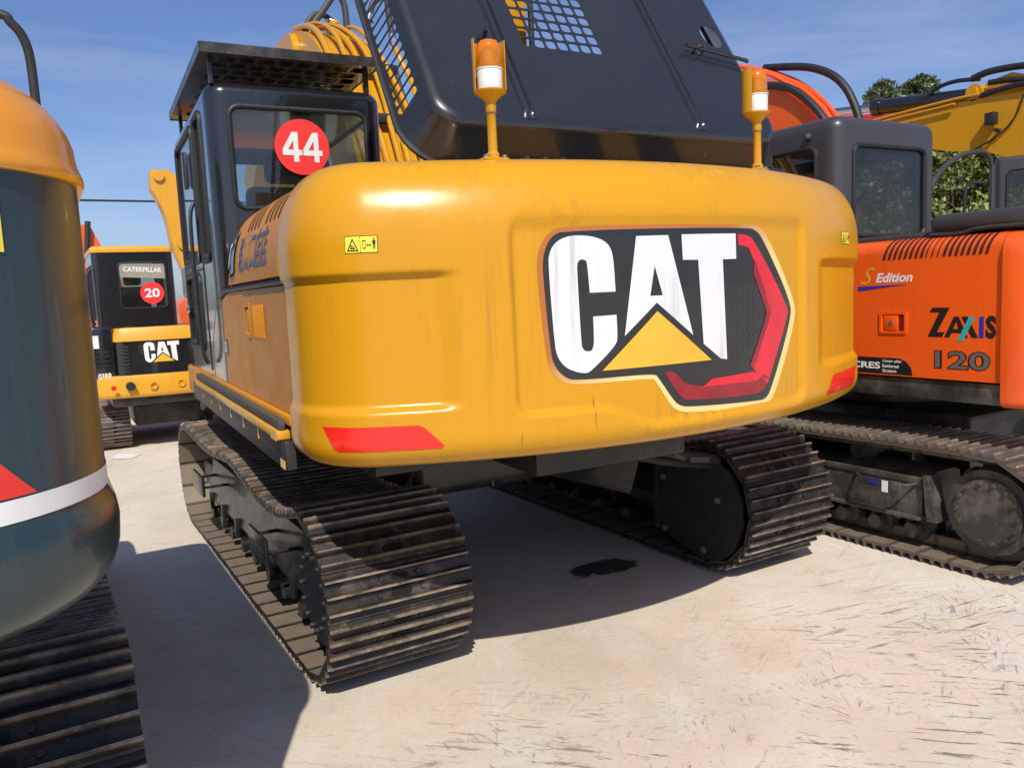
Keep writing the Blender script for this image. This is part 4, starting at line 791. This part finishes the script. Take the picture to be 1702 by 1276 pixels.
mb = MB(); mb.tube(bez([(-.9,1.80,2.27),(-.3,1.80,2.275),(-.03,1.80,2.262),(.012,1.80,2.245),(.034,1.81,2.205),(.038,1.82,2.12),(.038,1.82,2.06)],8), .0085, 10); mb.tube([(-.9,1.80,2.27),(-.9,1.80,2.15)], .0085, 8); mb.build('handrail', 'satin', LX, 'W')
mb = MB(); mb.box(-2.5,.085,2.6,4.4,1.14,1.95,.05,3); mb.build('side_body', 'slate', LX, 'W')
mb = MB(); mb.box(-2.4,-.1,2.3,4.5,1.04,1.14,.02); mb.cyl((-1.25,3.9,.8),(-1.25,3.9,1.02),.6,32); mb.box(-1.9,-.6,3.2,4.6,.45,.8,.05); mb.build('main_frame', 'frame', LX, 'W')
make_cab(LX, -2.58,-1.58,3.0,4.8,1.3,2.95, [(-2.46,-1.70,2.1,2.8)], [(3.3,4.6,1.9,2.8)], 'black', 'W')
track(LX, -.52, .135, 2.12, 6.1, 'shoe', 'frame', 1, toprun=tr_main, brackets=False)

# ================================================================== ORANGE EXCAVATOR (right)
OX = root('excavator', 'orange red excavator with charcoal cab parked on the right, side door lettered in black', 'excavator', (5.75,3.6,0))
SX = 4.5
def sx_prof(e=0): return [(SX-e,1.095),(SX-e,1.83)]+[(SX-e+.09*(1-math.cos(R_(a))),1.83+.09*math.sin(R_(a))) for a in range(10,91,10)]+[(SX+.25,1.925)]
mb = MB(); mb.grid([[(x,y,z) for x,z in sx_prof()] for y in (2.432,2.44,2.8,3.1,3.5,3.85)]); mb.grid([[(x,y,z) for x,z in ((SX,1.095),(SX+.03,1.095))] for y in (2.432,3.85)]); mb.grid([[(x,2.432,z) for x,z in sx_prof()],[(x+.02,2.432,z-.01) for x,z in sx_prof()]])
SP = mb.build('side_door', 'orange', OX, 'W')
mb = MB()
def sxo(z, e): 
    if z <= 1.83: return SX-e
    t = min(1,(z-1.83)/.09); return SX+.09*(1-math.sqrt(1-t*t))-e
for i in range(19):
    y = 3.15-i*.0345; mb = MB()
    mb.grid([[(sxo(z,.002),y+dy-(z-1.80)*.30,z+.001) for z in [1.80+.0098*q for q in range(13)]] for dy in (0,-.018 if not 8 <= i <= 10 else -.008)])
    mb.build('vent_slot', 'slotshade', SP, 'W')  # red-brown strip on the door skin, slot shade put in as colour
sd = lambda y0,z0,e=.0015: (lambda u,v: (SX-e, y0-u, z0+v))
def qd(mb, pts, e, mi=0): mb.add([(SX-e,y,z) for y,z in pts], [tuple(range(len(pts)))], mi)
mb = MB(); put_text(mb, 'Edition', sd(3.195,1.665), .245, .058, bold=.03, shear=.25, mi=0); put_text(mb, 'S', sd(3.30,1.655), .10, .105, bold=.0, shear=.5, mi=1)
qd(mb, [(3.32,1.645),(2.965,1.650),(3.10,1.638),(3.32,1.615)], .0015, 2); mb.build('edition_lettering', ['white','tri','blue'], SP, 'W')
mb = MB()   # ZAXIS hand drawn letters
def zq(pts, mi=0, e=.0015): qd(mb, [(2.85-x*.395, 1.34+y*.17) for x,y in pts], e, mi)
zq([(0.06,1.0),(.32,1.0),(.32,.97),(.14,.17),(.25,.17),(.22,0),(0,0),(0,.03),(.17,.84),(.02,.84)])
zq([(.25,0),(.39,.70),(.46,.70),(.60,0),(.51,0),(.48,.15),(.36,.15),(.33,0)]); zq([(.385,.28),(.425,.52),(.455,.28)], 3, .0022)
zq([(.50,.70),(.59,.70),(.745,0),(.65,0)]); zq([(.61,.70),(.70,.70),(.53,-.12),(.44,-.12)], 1, .0022)
zq([(.755,.70),(.82,.70),(.82,0),(.755,0)], 2)
put_text(mb, 'S', sd(2.85-.845*.395,1.337), .058, .128, bold=.05, mi=0)
mb.build('large_lettering', ['blackvinyl','teal','blue','orange'], SP, 'W')
mb = MB(); put_text(mb, '120', sd(2.81,1.155,.0015), .325, .110, bold=.05, mi=1); put_text(mb, '120', sd(2.805,1.160,.0025), .315, .100, bold=.015, mi=0); mb.build('number_lettering', ['grey','blackvinyl'], SP, 'W')
mb = MB(); qd(mb, [(3.45,1.103),(2.945,1.103),(2.955,1.15),(2.985,1.185),(3.03,1.203),(3.45,1.205)], .0012, 0)
for i, t in enumerate(('Center pillar','Reinforced','Structure')): put_text(mb, t, sd(3.145,1.180-i*.029-.008,.002), (.13,.11,.095)[i], .021, bold=.02, mi=1)
put_text(mb, 'CRES', sd(3.36,1.133,.002), .20, .042, bold=.03, mi=1); mb.build('structure_label', ['blackvinyl','white'], SP, 'W')
mb = MB(); mb.plate([rrect(2.985,3.165,1.355,1.485,.008,3), rrect(3.0,3.15,1.368,1.472,.006,3)[::-1]], lambda u,v,w: (SX-.008+w,u,v), .009); mb.box(SX-.006,SX+.002,3.045,3.135,1.375,1.465,.003); mb.cyl((SX-.011,3.085,1.42),(SX,3.085,1.42),.014,14,mi=1); mb.box(SX-.0015,SX+.001,3.005,3.035,1.372,1.468,mi=2); mb.build('door_latch', ['orange','bolt','darkred'], SP, 'W')
mb = MB(); mb.box(SX+.015,SX+.3,2.43,4.0,.965,1.085,.01); mb.box(4.55,7.0,2.40,4.9,.96,1.09,.02); mb.box(4.62,6.9,2.6,3.6,1.09,1.85,.02); mb.build('main_frame', 'frame', OX, 'W')
mb = MB(); mb.box(5.05,6.45,2.9,4.6,.34,.80,.04); mb.cyl((5.75,3.9,.78),(5.75,3.9,.98),.55,32); mb.box(4.9,6.6,3.2,3.7,.3,.6,.03); mb.box(4.9,6.6,4.0,4.5,.3,.6,.03); mb.build('carbody', 'frame', OX, 'W')
mb = MB(); mb.box(4.56,6.95,2.30,2.90,1.93,2.045,.045,4); mb.box(4.62,6.95,2.85,3.54,1.90,1.955,.02,3); mb.tube(bez([(4.558,2.32,1.945),(4.556,2.6,1.945),(4.556,2.7,1.925),(4.556,2.88,1.93)],5), .012, 8); mb.build('engine_hood', 'charcoal', OX, 'W')
oc = [(.955,.35),(.957,.10)]+[(.957+.05*(1-math.cos(R_(a))),.05*(1-math.sin(R_(a)))) for a in range(0,91,15)]+[(1.10,0),(1.12,-.006),(1.80,-.006)]+[(1.80+.12*math.sin(R_(a)),-.006+.12*(1-math.cos(R_(a)))) for a in range(10,91,10)]+[(1.921,.5)]
CW3 = lofted('counterweight', loft(5.75,1.262,1.86,2.4,.34,2.425,oc), 'orange', OX)
CAB3 = make_cab(OX, 4.60,5.70,3.55,5.25,1.2,2.77, [(4.76,5.54,1.98,2.58)], [(3.72,4.35,1.98,2.58),(4.5,5.1,1.6,2.58)], 'charcoal', 'W', right=[(3.72,5.12,1.5,2.58)], gl='dark_glass', roof_r=.085, ov=0, r=.10, ring=.016, seatz=.18)
mb = MB(); mb.tube([(4.60,3.78,2.655),(4.58,3.78,2.655),(4.565,3.78,2.655)], [.03,.028,.012], 12); mb.build('cab_knob', 'charcoal', CAB3, 'W')
BO, t3, b3 = boom(OX, 5.95,6.30, [(4.85,1.6),(4.85,2.2),(4.90,2.72),(5.15,3.10),(5.6,3.40),(6.3,3.62),(7.2,3.55),(8.2,3.1)], lambda t: .30+.12*min(1,t*3), 'orange', 'W')
for k in range(3):
    mb = MB(); mb.tube([(6.0+k*.11,p.y-.03,p.z+.05) for p in t3[8:40]], .022, 8); mb.build('hydraulic_pipe', 'orange', BO, 'W')
def whose(par, pts, r=.025, mat='rubber'):
    mb = MB(); mb.tube(bez(pts,8), r, 10); return mb.build('hydraulic_hose', mat, par, 'W')
whose(BO, [(5.93,5.6,3.52),(5.93,5.1,3.40),(5.93,4.75,3.10),(5.93,4.62,2.8),(5.9,4.6,2.5)], .035); whose(BO, [(6.2,5.6,3.72),(6.2,5.05,3.58),(6.2,4.72,3.35),(6.2,4.55,2.95),(6.15,4.55,2.6)], .035)
def oguard(T, cyr, zc):
    mb = MB(); mb.box(4.45,4.50,2.85,3.95,.46,.50,.006); mb.box(4.46,4.475,2.85,3.95,.26,.50,.003); mb.box(4.43,4.50,2.85,3.95,.24,.262,.004); mb.plate([[(2.80,.25),(2.74,.25),(2.80,.52),(2.83,.52)]], lambda u,v,w: (4.43+w,u,v), .12)
    mb.build('side_plate', 'dirtyframe', T, 'W')
    mb = MB(); mb.tube([(4.46,3.30,.46),(4.40,3.24,.46),(4.36,3.18,.46),(4.36,2.95,.46),(4.38,2.90,.46),(4.46,2.88,.46)], .008, 6); mb.box(4.352,4.362,2.92,3.20,.42,.475,.003); mb.build('step_bracket', 'dirtyframe', T, 'W')
    mb = MB(); mb.box(4.349,4.351,3.07,3.13,.44,.465); mb.build('blue_label', 'blue', T, 'W'); mb = MB(); mb.box(4.348,4.351,3.0,3.04,.40,.47); mb.build('white_label', 'white', T, 'W')
track(OX, 4.40, 4.96, 2.10, 5.4, 'shoedusty', 'dirtyframe', -1, R=.36, brackets=False, frame_z=(.24,.50), guard=oguard, toprun=[(0,0),(.2,.0),(.5,-.01),(.8,-.01),(1,0)], cover=True)
track(OX, 6.5, 7.06, 2.10, 5.4, 'shoedusty', 'dirtyframe', 1, R=.36, brackets=False, frame_z=(.24,.50), toprun=[(0,0),(.2,.0),(.5,-.01),(.8,-.01),(1,0)], cover=True)

# ================================================================== SMALL EXCAVATOR 20
Y0 = 10.5
SM = root('mini_excavator', 'small yellow and black excavator in the background with round red sticker 20', 'excavator', (1.35,11.8,0))
lofted('counterweight', loft(1.38,.86,Y0-.05,2.2,.18,11.2,[(.66,.3),(.665,.03),(.69,.005),(.72,0),(.90,0),(.93,.01),(.935,.2)]), 'yellow2', SM)
PB = lofted('engine_panel', loft(1.42,.66,Y0+.0,2.4,.10,11.2,[(.93,0),(1.33,0)]), 'black', SM, caps=False)
lofted('engine_hood', loft(1.42,.67,Y0-.01,2.4,.12,11.2,[(1.33,.0),(1.335,-.01),(1.42,.0),(1.49,.03),(1.50,.3)]), 'yellow2', SM)
mb = MB(); mb.box(.52,.76,Y0+.12,11.6,.92,1.52,.03,3); mb.build('side_body', 'black', SM, 'W')
mb = MB(); 
for i in range(8): mb.tube([(.80,Y0+.03,1.27-i*.042),(.90,Y0+.015,1.27-i*.042)], .008, 6)
for i in range(4): mb.box(.56,.70,Y0+.112,Y0+.12,1.22-i*.055,1.235-i*.055)
mb.build('louver', 'satin', SM, 'W')
fy = lambda x: (Y0+2.4-math.sqrt(2.4**2-(x-1.42)**2))
mb = MB(); s_ = .42; mp = lambda e: (lambda x,z: (1.065+(x-.745)*s_*1.02, fy(1.065+(x-.745)*s_*1.02)-e, 1.07+(z-1.405)*s_*1.06))
s_ = .46
mb.sheet(LG['C'], mp(.004), dx=.1); mb.sheet(LG['A'], mp(.004), holes=[LG['Ah']], dx=.1); mb.sheet(LG['T'], mp(.004), dx=.1); mb.sheet(LG['tri'], mp(.006), dx=.1, mi=1); mb.build('logo', ['white','tri'], PB, 'W')
mb = MB(); put_text(mb, '03BR', lambda u,v: (.56+u,Y0+.113,.90+v), .15, .075, bold=.03); mb.build('model_lettering', 'white', SM, 'W')
mb = MB(); mb.box(.535,.60,Y0+.112,Y0+.117,1.27,1.42); mb.build('notice', 'white', SM, 'W')
CAB2 = make_cab(SM, .62,1.52,Y0+.30,12.0,1.35,2.47, [(.90,1.42,1.72,2.27)], [(10.95,11.3,1.6,2.25),(11.4,11.9,1.5,2.25)], 'black', 'W', roofmat='yellow2', r=.06, roof_r=.045, ring=.010, ov=.012, seatpos=False)
yy = Y0+.295
mb = MB(); mb.plate([circ(1.25,1.90,.135,32)], lambda u,v,w: (u,yy-.004,v), 0, 0); put_text(mb, '20', lambda u,v: (1.165+u,yy-.007,1.845+v), .17, .11, bold=.03, mi=1); mb.build('number_sticker', ['stickred','white'], CAB2, 'W', normals=False)
mb = MB(); mb.plate([[(.90,2.10),(1.42,2.07),(1.42,2.25),(.90,2.25)]], lambda u,v,w: (u,yy+.0,v), 0, 0); put_text(mb, 'CATERPILLAR', lambda u,v: (.95+u,yy-.003,2.165-u*.05+v), .43, .06, bold=.03, mi=1); mb.build('window_banner', ['hazy','white'], CAB2, 'W', normals=False)
seat(CAB2, 1.1, Y0+.9, 1.5, 'W', .8)
mb = MB(); mb.tube(bez([(.60,Y0+.30,1.55),(.56,Y0+.28,1.65),(.56,Y0+.28,2.1),(.60,Y0+.30,2.2)],6), .014, 8); mb.build('grab_rail', 'satin', CAB2, 'W')
mb = MB(); mb.cyl((.70,Y0-.045,.80),(.70,Y0-.03,.80),.03,16); mb.build('tail_light', 'redv', SM, 'W')
mb = MB(); mb.cyl((.88,Y0-.09,.81),(.88,Y0,.81),.05,16); mb.build('tow_hook', 'rubber', SM, 'W')
mb = MB(); 
for x in (1.13,1.44): mb.tube([(x+.04*math.cos(a),Y0-.06,.80+.04*math.sin(a)) for a in [R_(i*30) for i in range(12)]], .009, 6, closed=True)
mb.build('lifting_eye', 'yellow2', SM, 'W')
mb = MB(); mb.box(.7,2.1,10.9,12.6,.52,.66,.02); mb.cyl((1.4,12,.4),(1.4,12,.55),.35,24); mb.box(1.0,1.8,11.5,12.6,.2,.45); mb.build('main_frame', 'frame', SM, 'W')
for a, b_, o_ in ((.48,.88,-1),(1.85,2.25,1)): track(SM, a, b_, Y0+.35, Y0+2.9, 'shoedusty', 'frame', o_, R=.25, pitch=.135, brackets=False, frame_z=(.14,.32), toprun=[(0,0),(.5,-.02),(1,0)])
mb = MB(); mb.add([(.60,11.3,.006),(.80,11.15,.006),(.93,11.35,.006),(.86,11.5,.007),(.68,11.45,.03)],[(0,1,2,3,4)])
o = mb.build('litter', 'white'); o.location = (-.02,-1.0,0); tag(o, 'crumpled white scrap of litter on the ground beside the track of the small background excavator', 'litter')

# ================================================================== BACKGROUND MACHINES
# yellow boom upright at far left gap
BG = root('excavator', 'bright yellow excavator arm standing upright in the gap behind the cab with sticker 44', 'excavator', (2.6,15.5,0))
mb = MB(); path = [(2.04,15.0,4.03),(2.17,15.0,3.72),(2.29,15.0,3.3),(2.31,15.0,2.75),(2.45,15.0,2.2),(2.55,15.0,1.5)]; ws = [.14,.30,.24,.17,.14,.14]
mb.grid([[(x-w_,y,z),(x+w_,y,z),(x+w_,y+.35,z),(x-w_,y+.35,z)] for (x,y,z),w_ in zip([tuple(p) for p in bez(path,6)],[ws[min(5,int(i/6))]+(ws[min(5,int(i/6)+1)]-ws[min(5,int(i/6))])*((i%6)/6) for i in range(31)])], closed=True)
mb.add([(1.91,15,4.03),(2.21,15,4.03),(2.21,15.35,4.03),(1.91,15.35,4.03)],[(0,1,2,3)]); mb.bevel(.02,2,50); AR = mb.build('arm', 'yellow2', BG, 'W')
mb = MB(); mb.cyl((2.0,14.95,3.93),(2.0,15.4,3.93),.09,16); mb.cyl((2.33,14.95,2.82),(2.33,15.4,2.82),.14,20); mb.cyl((2.52,14.9,1.95),(2.52,15.4,1.95),.13,20); mb.build('pivot_pin', 'yellow2', AR, 'W')
mb = MB(); mb.tube([(2.2,15.1,3.95),(2.45,15.2,3.3),(2.7,15.2,2.6)], .06, 10); mb.build('bucket_cylinder', 'satin', AR, 'W')
mb = MB(); mb.box(2.2,3.9,15.2,16.6,.5,1.0,.05); mb.build('main_frame', 'frame', BG, 'W')
BH = root('excavator', 'orange excavator body half hidden behind the small background excavator', 'excavator', (2.6,13.4,0))
mb = MB(); mb.box(2.02,3.6,13.0,15.0,1.35,1.85,.08,3); mb.build('engine_hood', 'orange', BH, 'W'); mb = MB(); mb.box(2.0,3.6,12.97,12.99,1.62,1.74,.004); mb.build('yellow_stripe', 'ylabel', BH, 'W'); mb = MB(); mb.box(2.0,3.6,12.98,15.0,.85,1.35,.06,3); mb.build('counterweight', 'charcoal', BH, 'W')
mb = MB(); mb.box(2.1,2.9,13.2,14.2,1.85,2.35,.06); mb.build('cab', 'charcoal', BH, 'W')
BR = root('excavator', 'red excavator boom tip showing above the yellow cab roof by the slate machine', 'excavator', (.6,17,0))
mb = MB(); mb.grid([[(.60,17,z0),(1.55-.42*(z0-2.0),17,z0),(1.55-.42*(z0-2.0),17.4,z0),(.60,17.4,z0)] for z0 in (1.5,2.6,3.0,3.3)], closed=True); mb.bevel(.02); AQ = mb.build('boom', 'orange', BR, 'W')
mb = MB(); mb.tube([(.9,16.9,2.6),(.98,16.9,3.35)], .05, 8); mb.build('boom_cylinder', 'satin', AQ, 'W'); mb = MB(); mb.box(.2,1.6,17,18.5,.5,1.6,.05); mb.build('body', 'orange', BR, 'W')

# right: machine with horizontal yellow stick, black cylinder and dark cab
YM = root('excavator', 'yellow boom with a black arm cylinder at the right edge', 'excavator', (8.9,5.2,0))
def slab(x0, x1, poly, mat, name, par, bv=.015):
    mb = MB(); mb.plate([poly], lambda u,v,w: (x0+w,u,v), x1-x0); mb.bevel(bv,2,40); return mb.build(name, mat, par, 'W')
BY = slab(8.5, 8.95, [(6.3,3.50),(5.94,3.47),(5.43,3.47),(4.95,3.46),(4.6,3.44),(4.3,3.42),(3.6,3.3),(3.2,2.7),(3.3,2.3),(3.9,2.45),(4.45,2.76),(4.75,2.90),(5.2,2.99),(5.45,3.06),(5.94,3.32),(6.3,3.40)], 'yellow', 'boom', YM)
slab(8.6, 8.85, [(4.95,3.46),(4.85,3.62),(4.6,3.66),(4.2,3.50),(4.2,3.40)], 'yellow', 'cylinder_bracket', BY)
mb = MB(); mb.cyl((8.50,4.93,3.53),(8.95,4.93,3.53),.085,24); mb.cyl((8.47,4.93,3.53),(8.5,4.93,3.53),.05,16); mb.build('pivot_pin', 'yellow', BY, 'W')
mb = MB(); mb.cyl((8.72,4.98,3.53),(8.72,6.20,3.665),.085,28); mb.cyl((8.72,6.12,3.656),(8.72,6.22,3.667),.10,28); CYL = mb.build('arm_cylinder', 'black', YM, 'W')
mb = MB(); mb.cyl((8.72,6.2,3.665),(8.72,7.4,3.80),.048,20); mb.build('cylinder_rod', 'chrome', CYL, 'W')
mb = MB(); mb.tube(bez([(8.65,5.55,3.62),(8.65,5.40,3.70),(8.65,5.2,3.72),(8.65,4.95,3.68)],6), .022, 8); mb.build('cylinder_pipe', 'rubber', CYL, 'W')
whose(BY, [(8.6,5.0,3.69),(8.6,4.8,3.72),(8.6,4.4,3.68),(8.6,3.8,3.55)], .035); whose(BY, [(8.55,4.8,3.60),(8.55,4.6,3.58),(8.55,4.3,3.52),(8.55,3.8,3.45)], .03); whose(BY, [(8.5,4.85,3.48),(8.48,4.5,3.50),(8.48,4.0,3.46)], .028)
mb = MB(); mb.tube(bez([(8.49,6.2,3.47),(8.48,5.6,3.49),(8.48,5.1,3.50),(8.48,4.85,3.49)],6), .016, 8); mb.tube(bez([(8.47,6.2,3.43),(8.46,5.6,3.44),(8.46,5.1,3.45)],6), .014, 8); mb.build('hydraulic_pipe', 'yellow', BY, 'W')
mb = MB(); mb.box(8.40,8.48,4.66,4.76,3.16,3.28,.01); mb.cyl((8.43,4.66,3.1),(8.5,4.66,3.1),.02,8); mb.build('work_light', 'rubber', BY, 'W')
mb = MB(); mb.tube(bez([(8.48,4.42,3.40),(8.48,4.5,3.2),(8.48,4.66,3.05),(8.48,4.9,2.95)],6), .008, 6); mb.build('light_cable', 'rubber', BY, 'W')
DC = root('excavator', 'dark excavator cab at the right edge behind a curved mirror bracket', 'excavator', (7.60,4.20,0), -R_(61.5))
make_cab(DC, 0,1.1,0,1.5,1.2,2.72, [(.10,1.0,2.05,2.60)], [(.3,1.2,1.95,2.6)], 'charcoal', 'U', gl='dark_glass', roof_r=.035, r=.05, ov=.0)
mb = MB(); mb.box(-.2,2.2,-.1,2.4,.95,1.35,.05); mb.build('side_body', 'satin', DC, 'U')
mb = MB(); mb.tube(bez([(6.5,4.2,2.2),(6.70,4.2,2.50),(7.00,4.2,2.69),(7.30,4.2,2.755),(7.46,4.2,2.745),(7.545,4.2,2.66),(7.56,4.2,2.5),(7.56,4.2,2.15),(7.56,4.2,1.7)],8), .022, 10); mb.build('mirror_bracket', 'charcoal', DC, 'W')
mb = MB(); mb.tube(bez([(7.53,4.25,2.50),(7.40,4.3,2.50),(7.32,4.3,2.42),(7.30,4.3,2.1)],8), .014, 8); mb.build('grab_rail', 'rubber', DC, 'W')
RB = root('excavator', 'red excavator boom showing as a thin bar under the black cylinder', 'excavator', (9.8,7,0))
SL = slab(9.5, 9.8, [(7.45,3.87),(6.6,3.74),(5.6,3.53),(5.2,3.42),(5.2,3.26),(6.6,3.60),(7.45,3.80)], 'redv', 'boom', RB)
mb = MB(); mb.box(9.5,11.5,8,11,1,2.2,.05); mb.build('body', 'orange', RB, 'W')
mb = MB(); mb.plate([[(4.48,3.03),(4.62,3.17),(4.66,3.17),(4.53,3.02)]], lambda u,v,w: (7.2+w,u,v), .05, 0); mb.plate([[(4.66,3.17),(4.90,3.17),(4.9,2.98),(4.55,2.98)]], lambda u,v,w: (7.2+w,u,v), .045, 1); mb.build('end_plate', ['redv','black'], DC, 'W')

BK = root('excavator', 'orange excavator beyond the charcoal cab, glimpsed through its rear glass', 'excavator', (10.6,9.0,0))
mb = MB(); mb.box(9.2,11.6,7.8,10.6,1.0,1.9,.1,3); mb.build('body', 'orange', BK, 'W'); mb = MB(); mb.tube(bez([(9.6,7.6,1.8),(9.75,7.6,2.5),(9.6,7.6,3.1),(9.4,7.6,3.6)],6), [.16]*18+[.11], 12); mb.cyl((9.5,7.5,2.6),(10.0,7.5,2.6),.16,20); mb.build('arm', 'orange', BK, 'W')
mb = MB(); mb.box(9.1,9.8,7.7,11.0,.05,.8,.1,3); mb.box(11.1,11.8,7.7,11.0,.05,.8,.1,3); mb.build('crawler_track', 'shoedusty', BK, 'W')
# ================================================================== TREES, HEDGE, LINE
def leaf_cloud(n, pts, size, elong=1.9, droop=.0):
    vs = []; fs = []
    for _ in range(n):
        c, nn = pts(); a = Vector((random.gauss(0,1),random.gauss(0,1),random.gauss(0,1))).normalized(); a = (a+nn*.8).normalized()
        u = a.orthogonal().normalized(); q = Matrix.Rotation(random.random()*6.28,3,a) @ u; v = a.cross(q); s = size*random.uniform(.6,1.25)
        i = len(vs); vs += [c-q*s*.5, c+v*s/elong*.5+a*s*.06, c+q*s*.5, c-v*s/elong*.5+a*s*.06]; fs.append((i,i+1,i+2,i+3))
    return vs, fs
def tree(name, label, cat, base, h, rad, n, leaf, mat, conic=True, group=None, clumps=40):
    T = root(name, label, cat, base, 0, group); b = Vector(base)
    mb = MB(); mb.tube([b, b+Vector((.05,0,h*.5)), b+Vector((0,0,h*.93))], [h*.022,h*.014,.02], 8)
    for k in range(14): a = k*2.4; z = h*(.22+.05*k); r = rad*.7*(1-z/h*.8); mb.tube([b+Vector((0,0,z)), b+Vector((math.cos(a)*r,math.sin(a)*r,z+r*.5))], [h*.008,.01], 5)
    mb.build('trunk', 'bark', T, 'W'); cs = []
    for k in range(clumps):
        t = random.random()**.8; z = h*(.16+.84*t); R0 = rad*((1-t)**.36 if conic else math.sqrt(max(0,1-(2*t-1)**2)))
        a = random.random()*6.28; r = R0*random.uniform(.35,1.0)*(1+.35*noise.noise(Vector((math.cos(a)*1.5,math.sin(a)*1.5,z*.9)))); cs.append((b+Vector((math.cos(a)*r,math.sin(a)*r,z)), rad*random.uniform(.10,.30)))
    def pt():
        c, r = random.choice(cs); d = Vector((random.gauss(0,1),random.gauss(0,1),random.gauss(0,1))).normalized(); return c+d*r*random.uniform(.5,1.05), (d+Vector((0,0,.4))).normalized()
    mb = MB(); mb.add(*leaf_cloud(n, pt, leaf)); mb.build('crown', mat, T, 'W', normals=False); return T
tree('conifer_tree', 'taller dark green conifer with a rounded top behind the black hydraulic cylinder', 'tree', (27.8,18,0), 8.55, 1.45, 30000, .15, 'needle', True, 'conifers beyond the yard', 90)
tree('conifer_tree', 'shorter dark green conifer left of the taller one behind the black hydraulic cylinder', 'tree', (25.75,18,0), 8.0, 1.35, 28000, .15, 'needle', True, 'conifers beyond the yard', 90)
tree('broadleaf_shrub', 'sunlit large leaved green shrub seen between the charcoal cab and the dark cab', 'shrub', (14.2,8.6,0), 4.3, 1.5, 30000, .13, 'leaf', False, 'shrubs behind the machines', 80)
tree('broadleaf_shrub', 'dark green shrub seen through the rear window of the orange excavator', 'shrub', (12.2,9.2,0), 3.9, 1.5, 24000, .12, 'leaf', False, 'shrubs behind the machines', 80)
tree('broadleaf_shrub', 'green shrub partly hidden behind the mirror bracket and the dark cab', 'shrub', (17.0,9.6,0), 4.9, 1.8, 20000, .16, 'leaf', False, 'shrubs behind the machines', 80)
tree('broadleaf_shrub', 'dark shrub under the yellow boom at the right edge', 'shrub', (18.5,8.2,0), 5.0, 2.0, 16000, .18, 'leaf', False, 'shrubs behind the machines', 80)
Ctx.root = None; Ctx.inv = Matrix.Identity(4)
mb = MB(); mb.tube([(-40+4*i, 30, 5.15+.0016*(i-14)**2+ .012*i) for i in range(30)], .035, 6); tag(mb.build('power_line', 'rubber'), 'thin dark overhead cable crossing the sky in the gap left of the cab', 'cable')
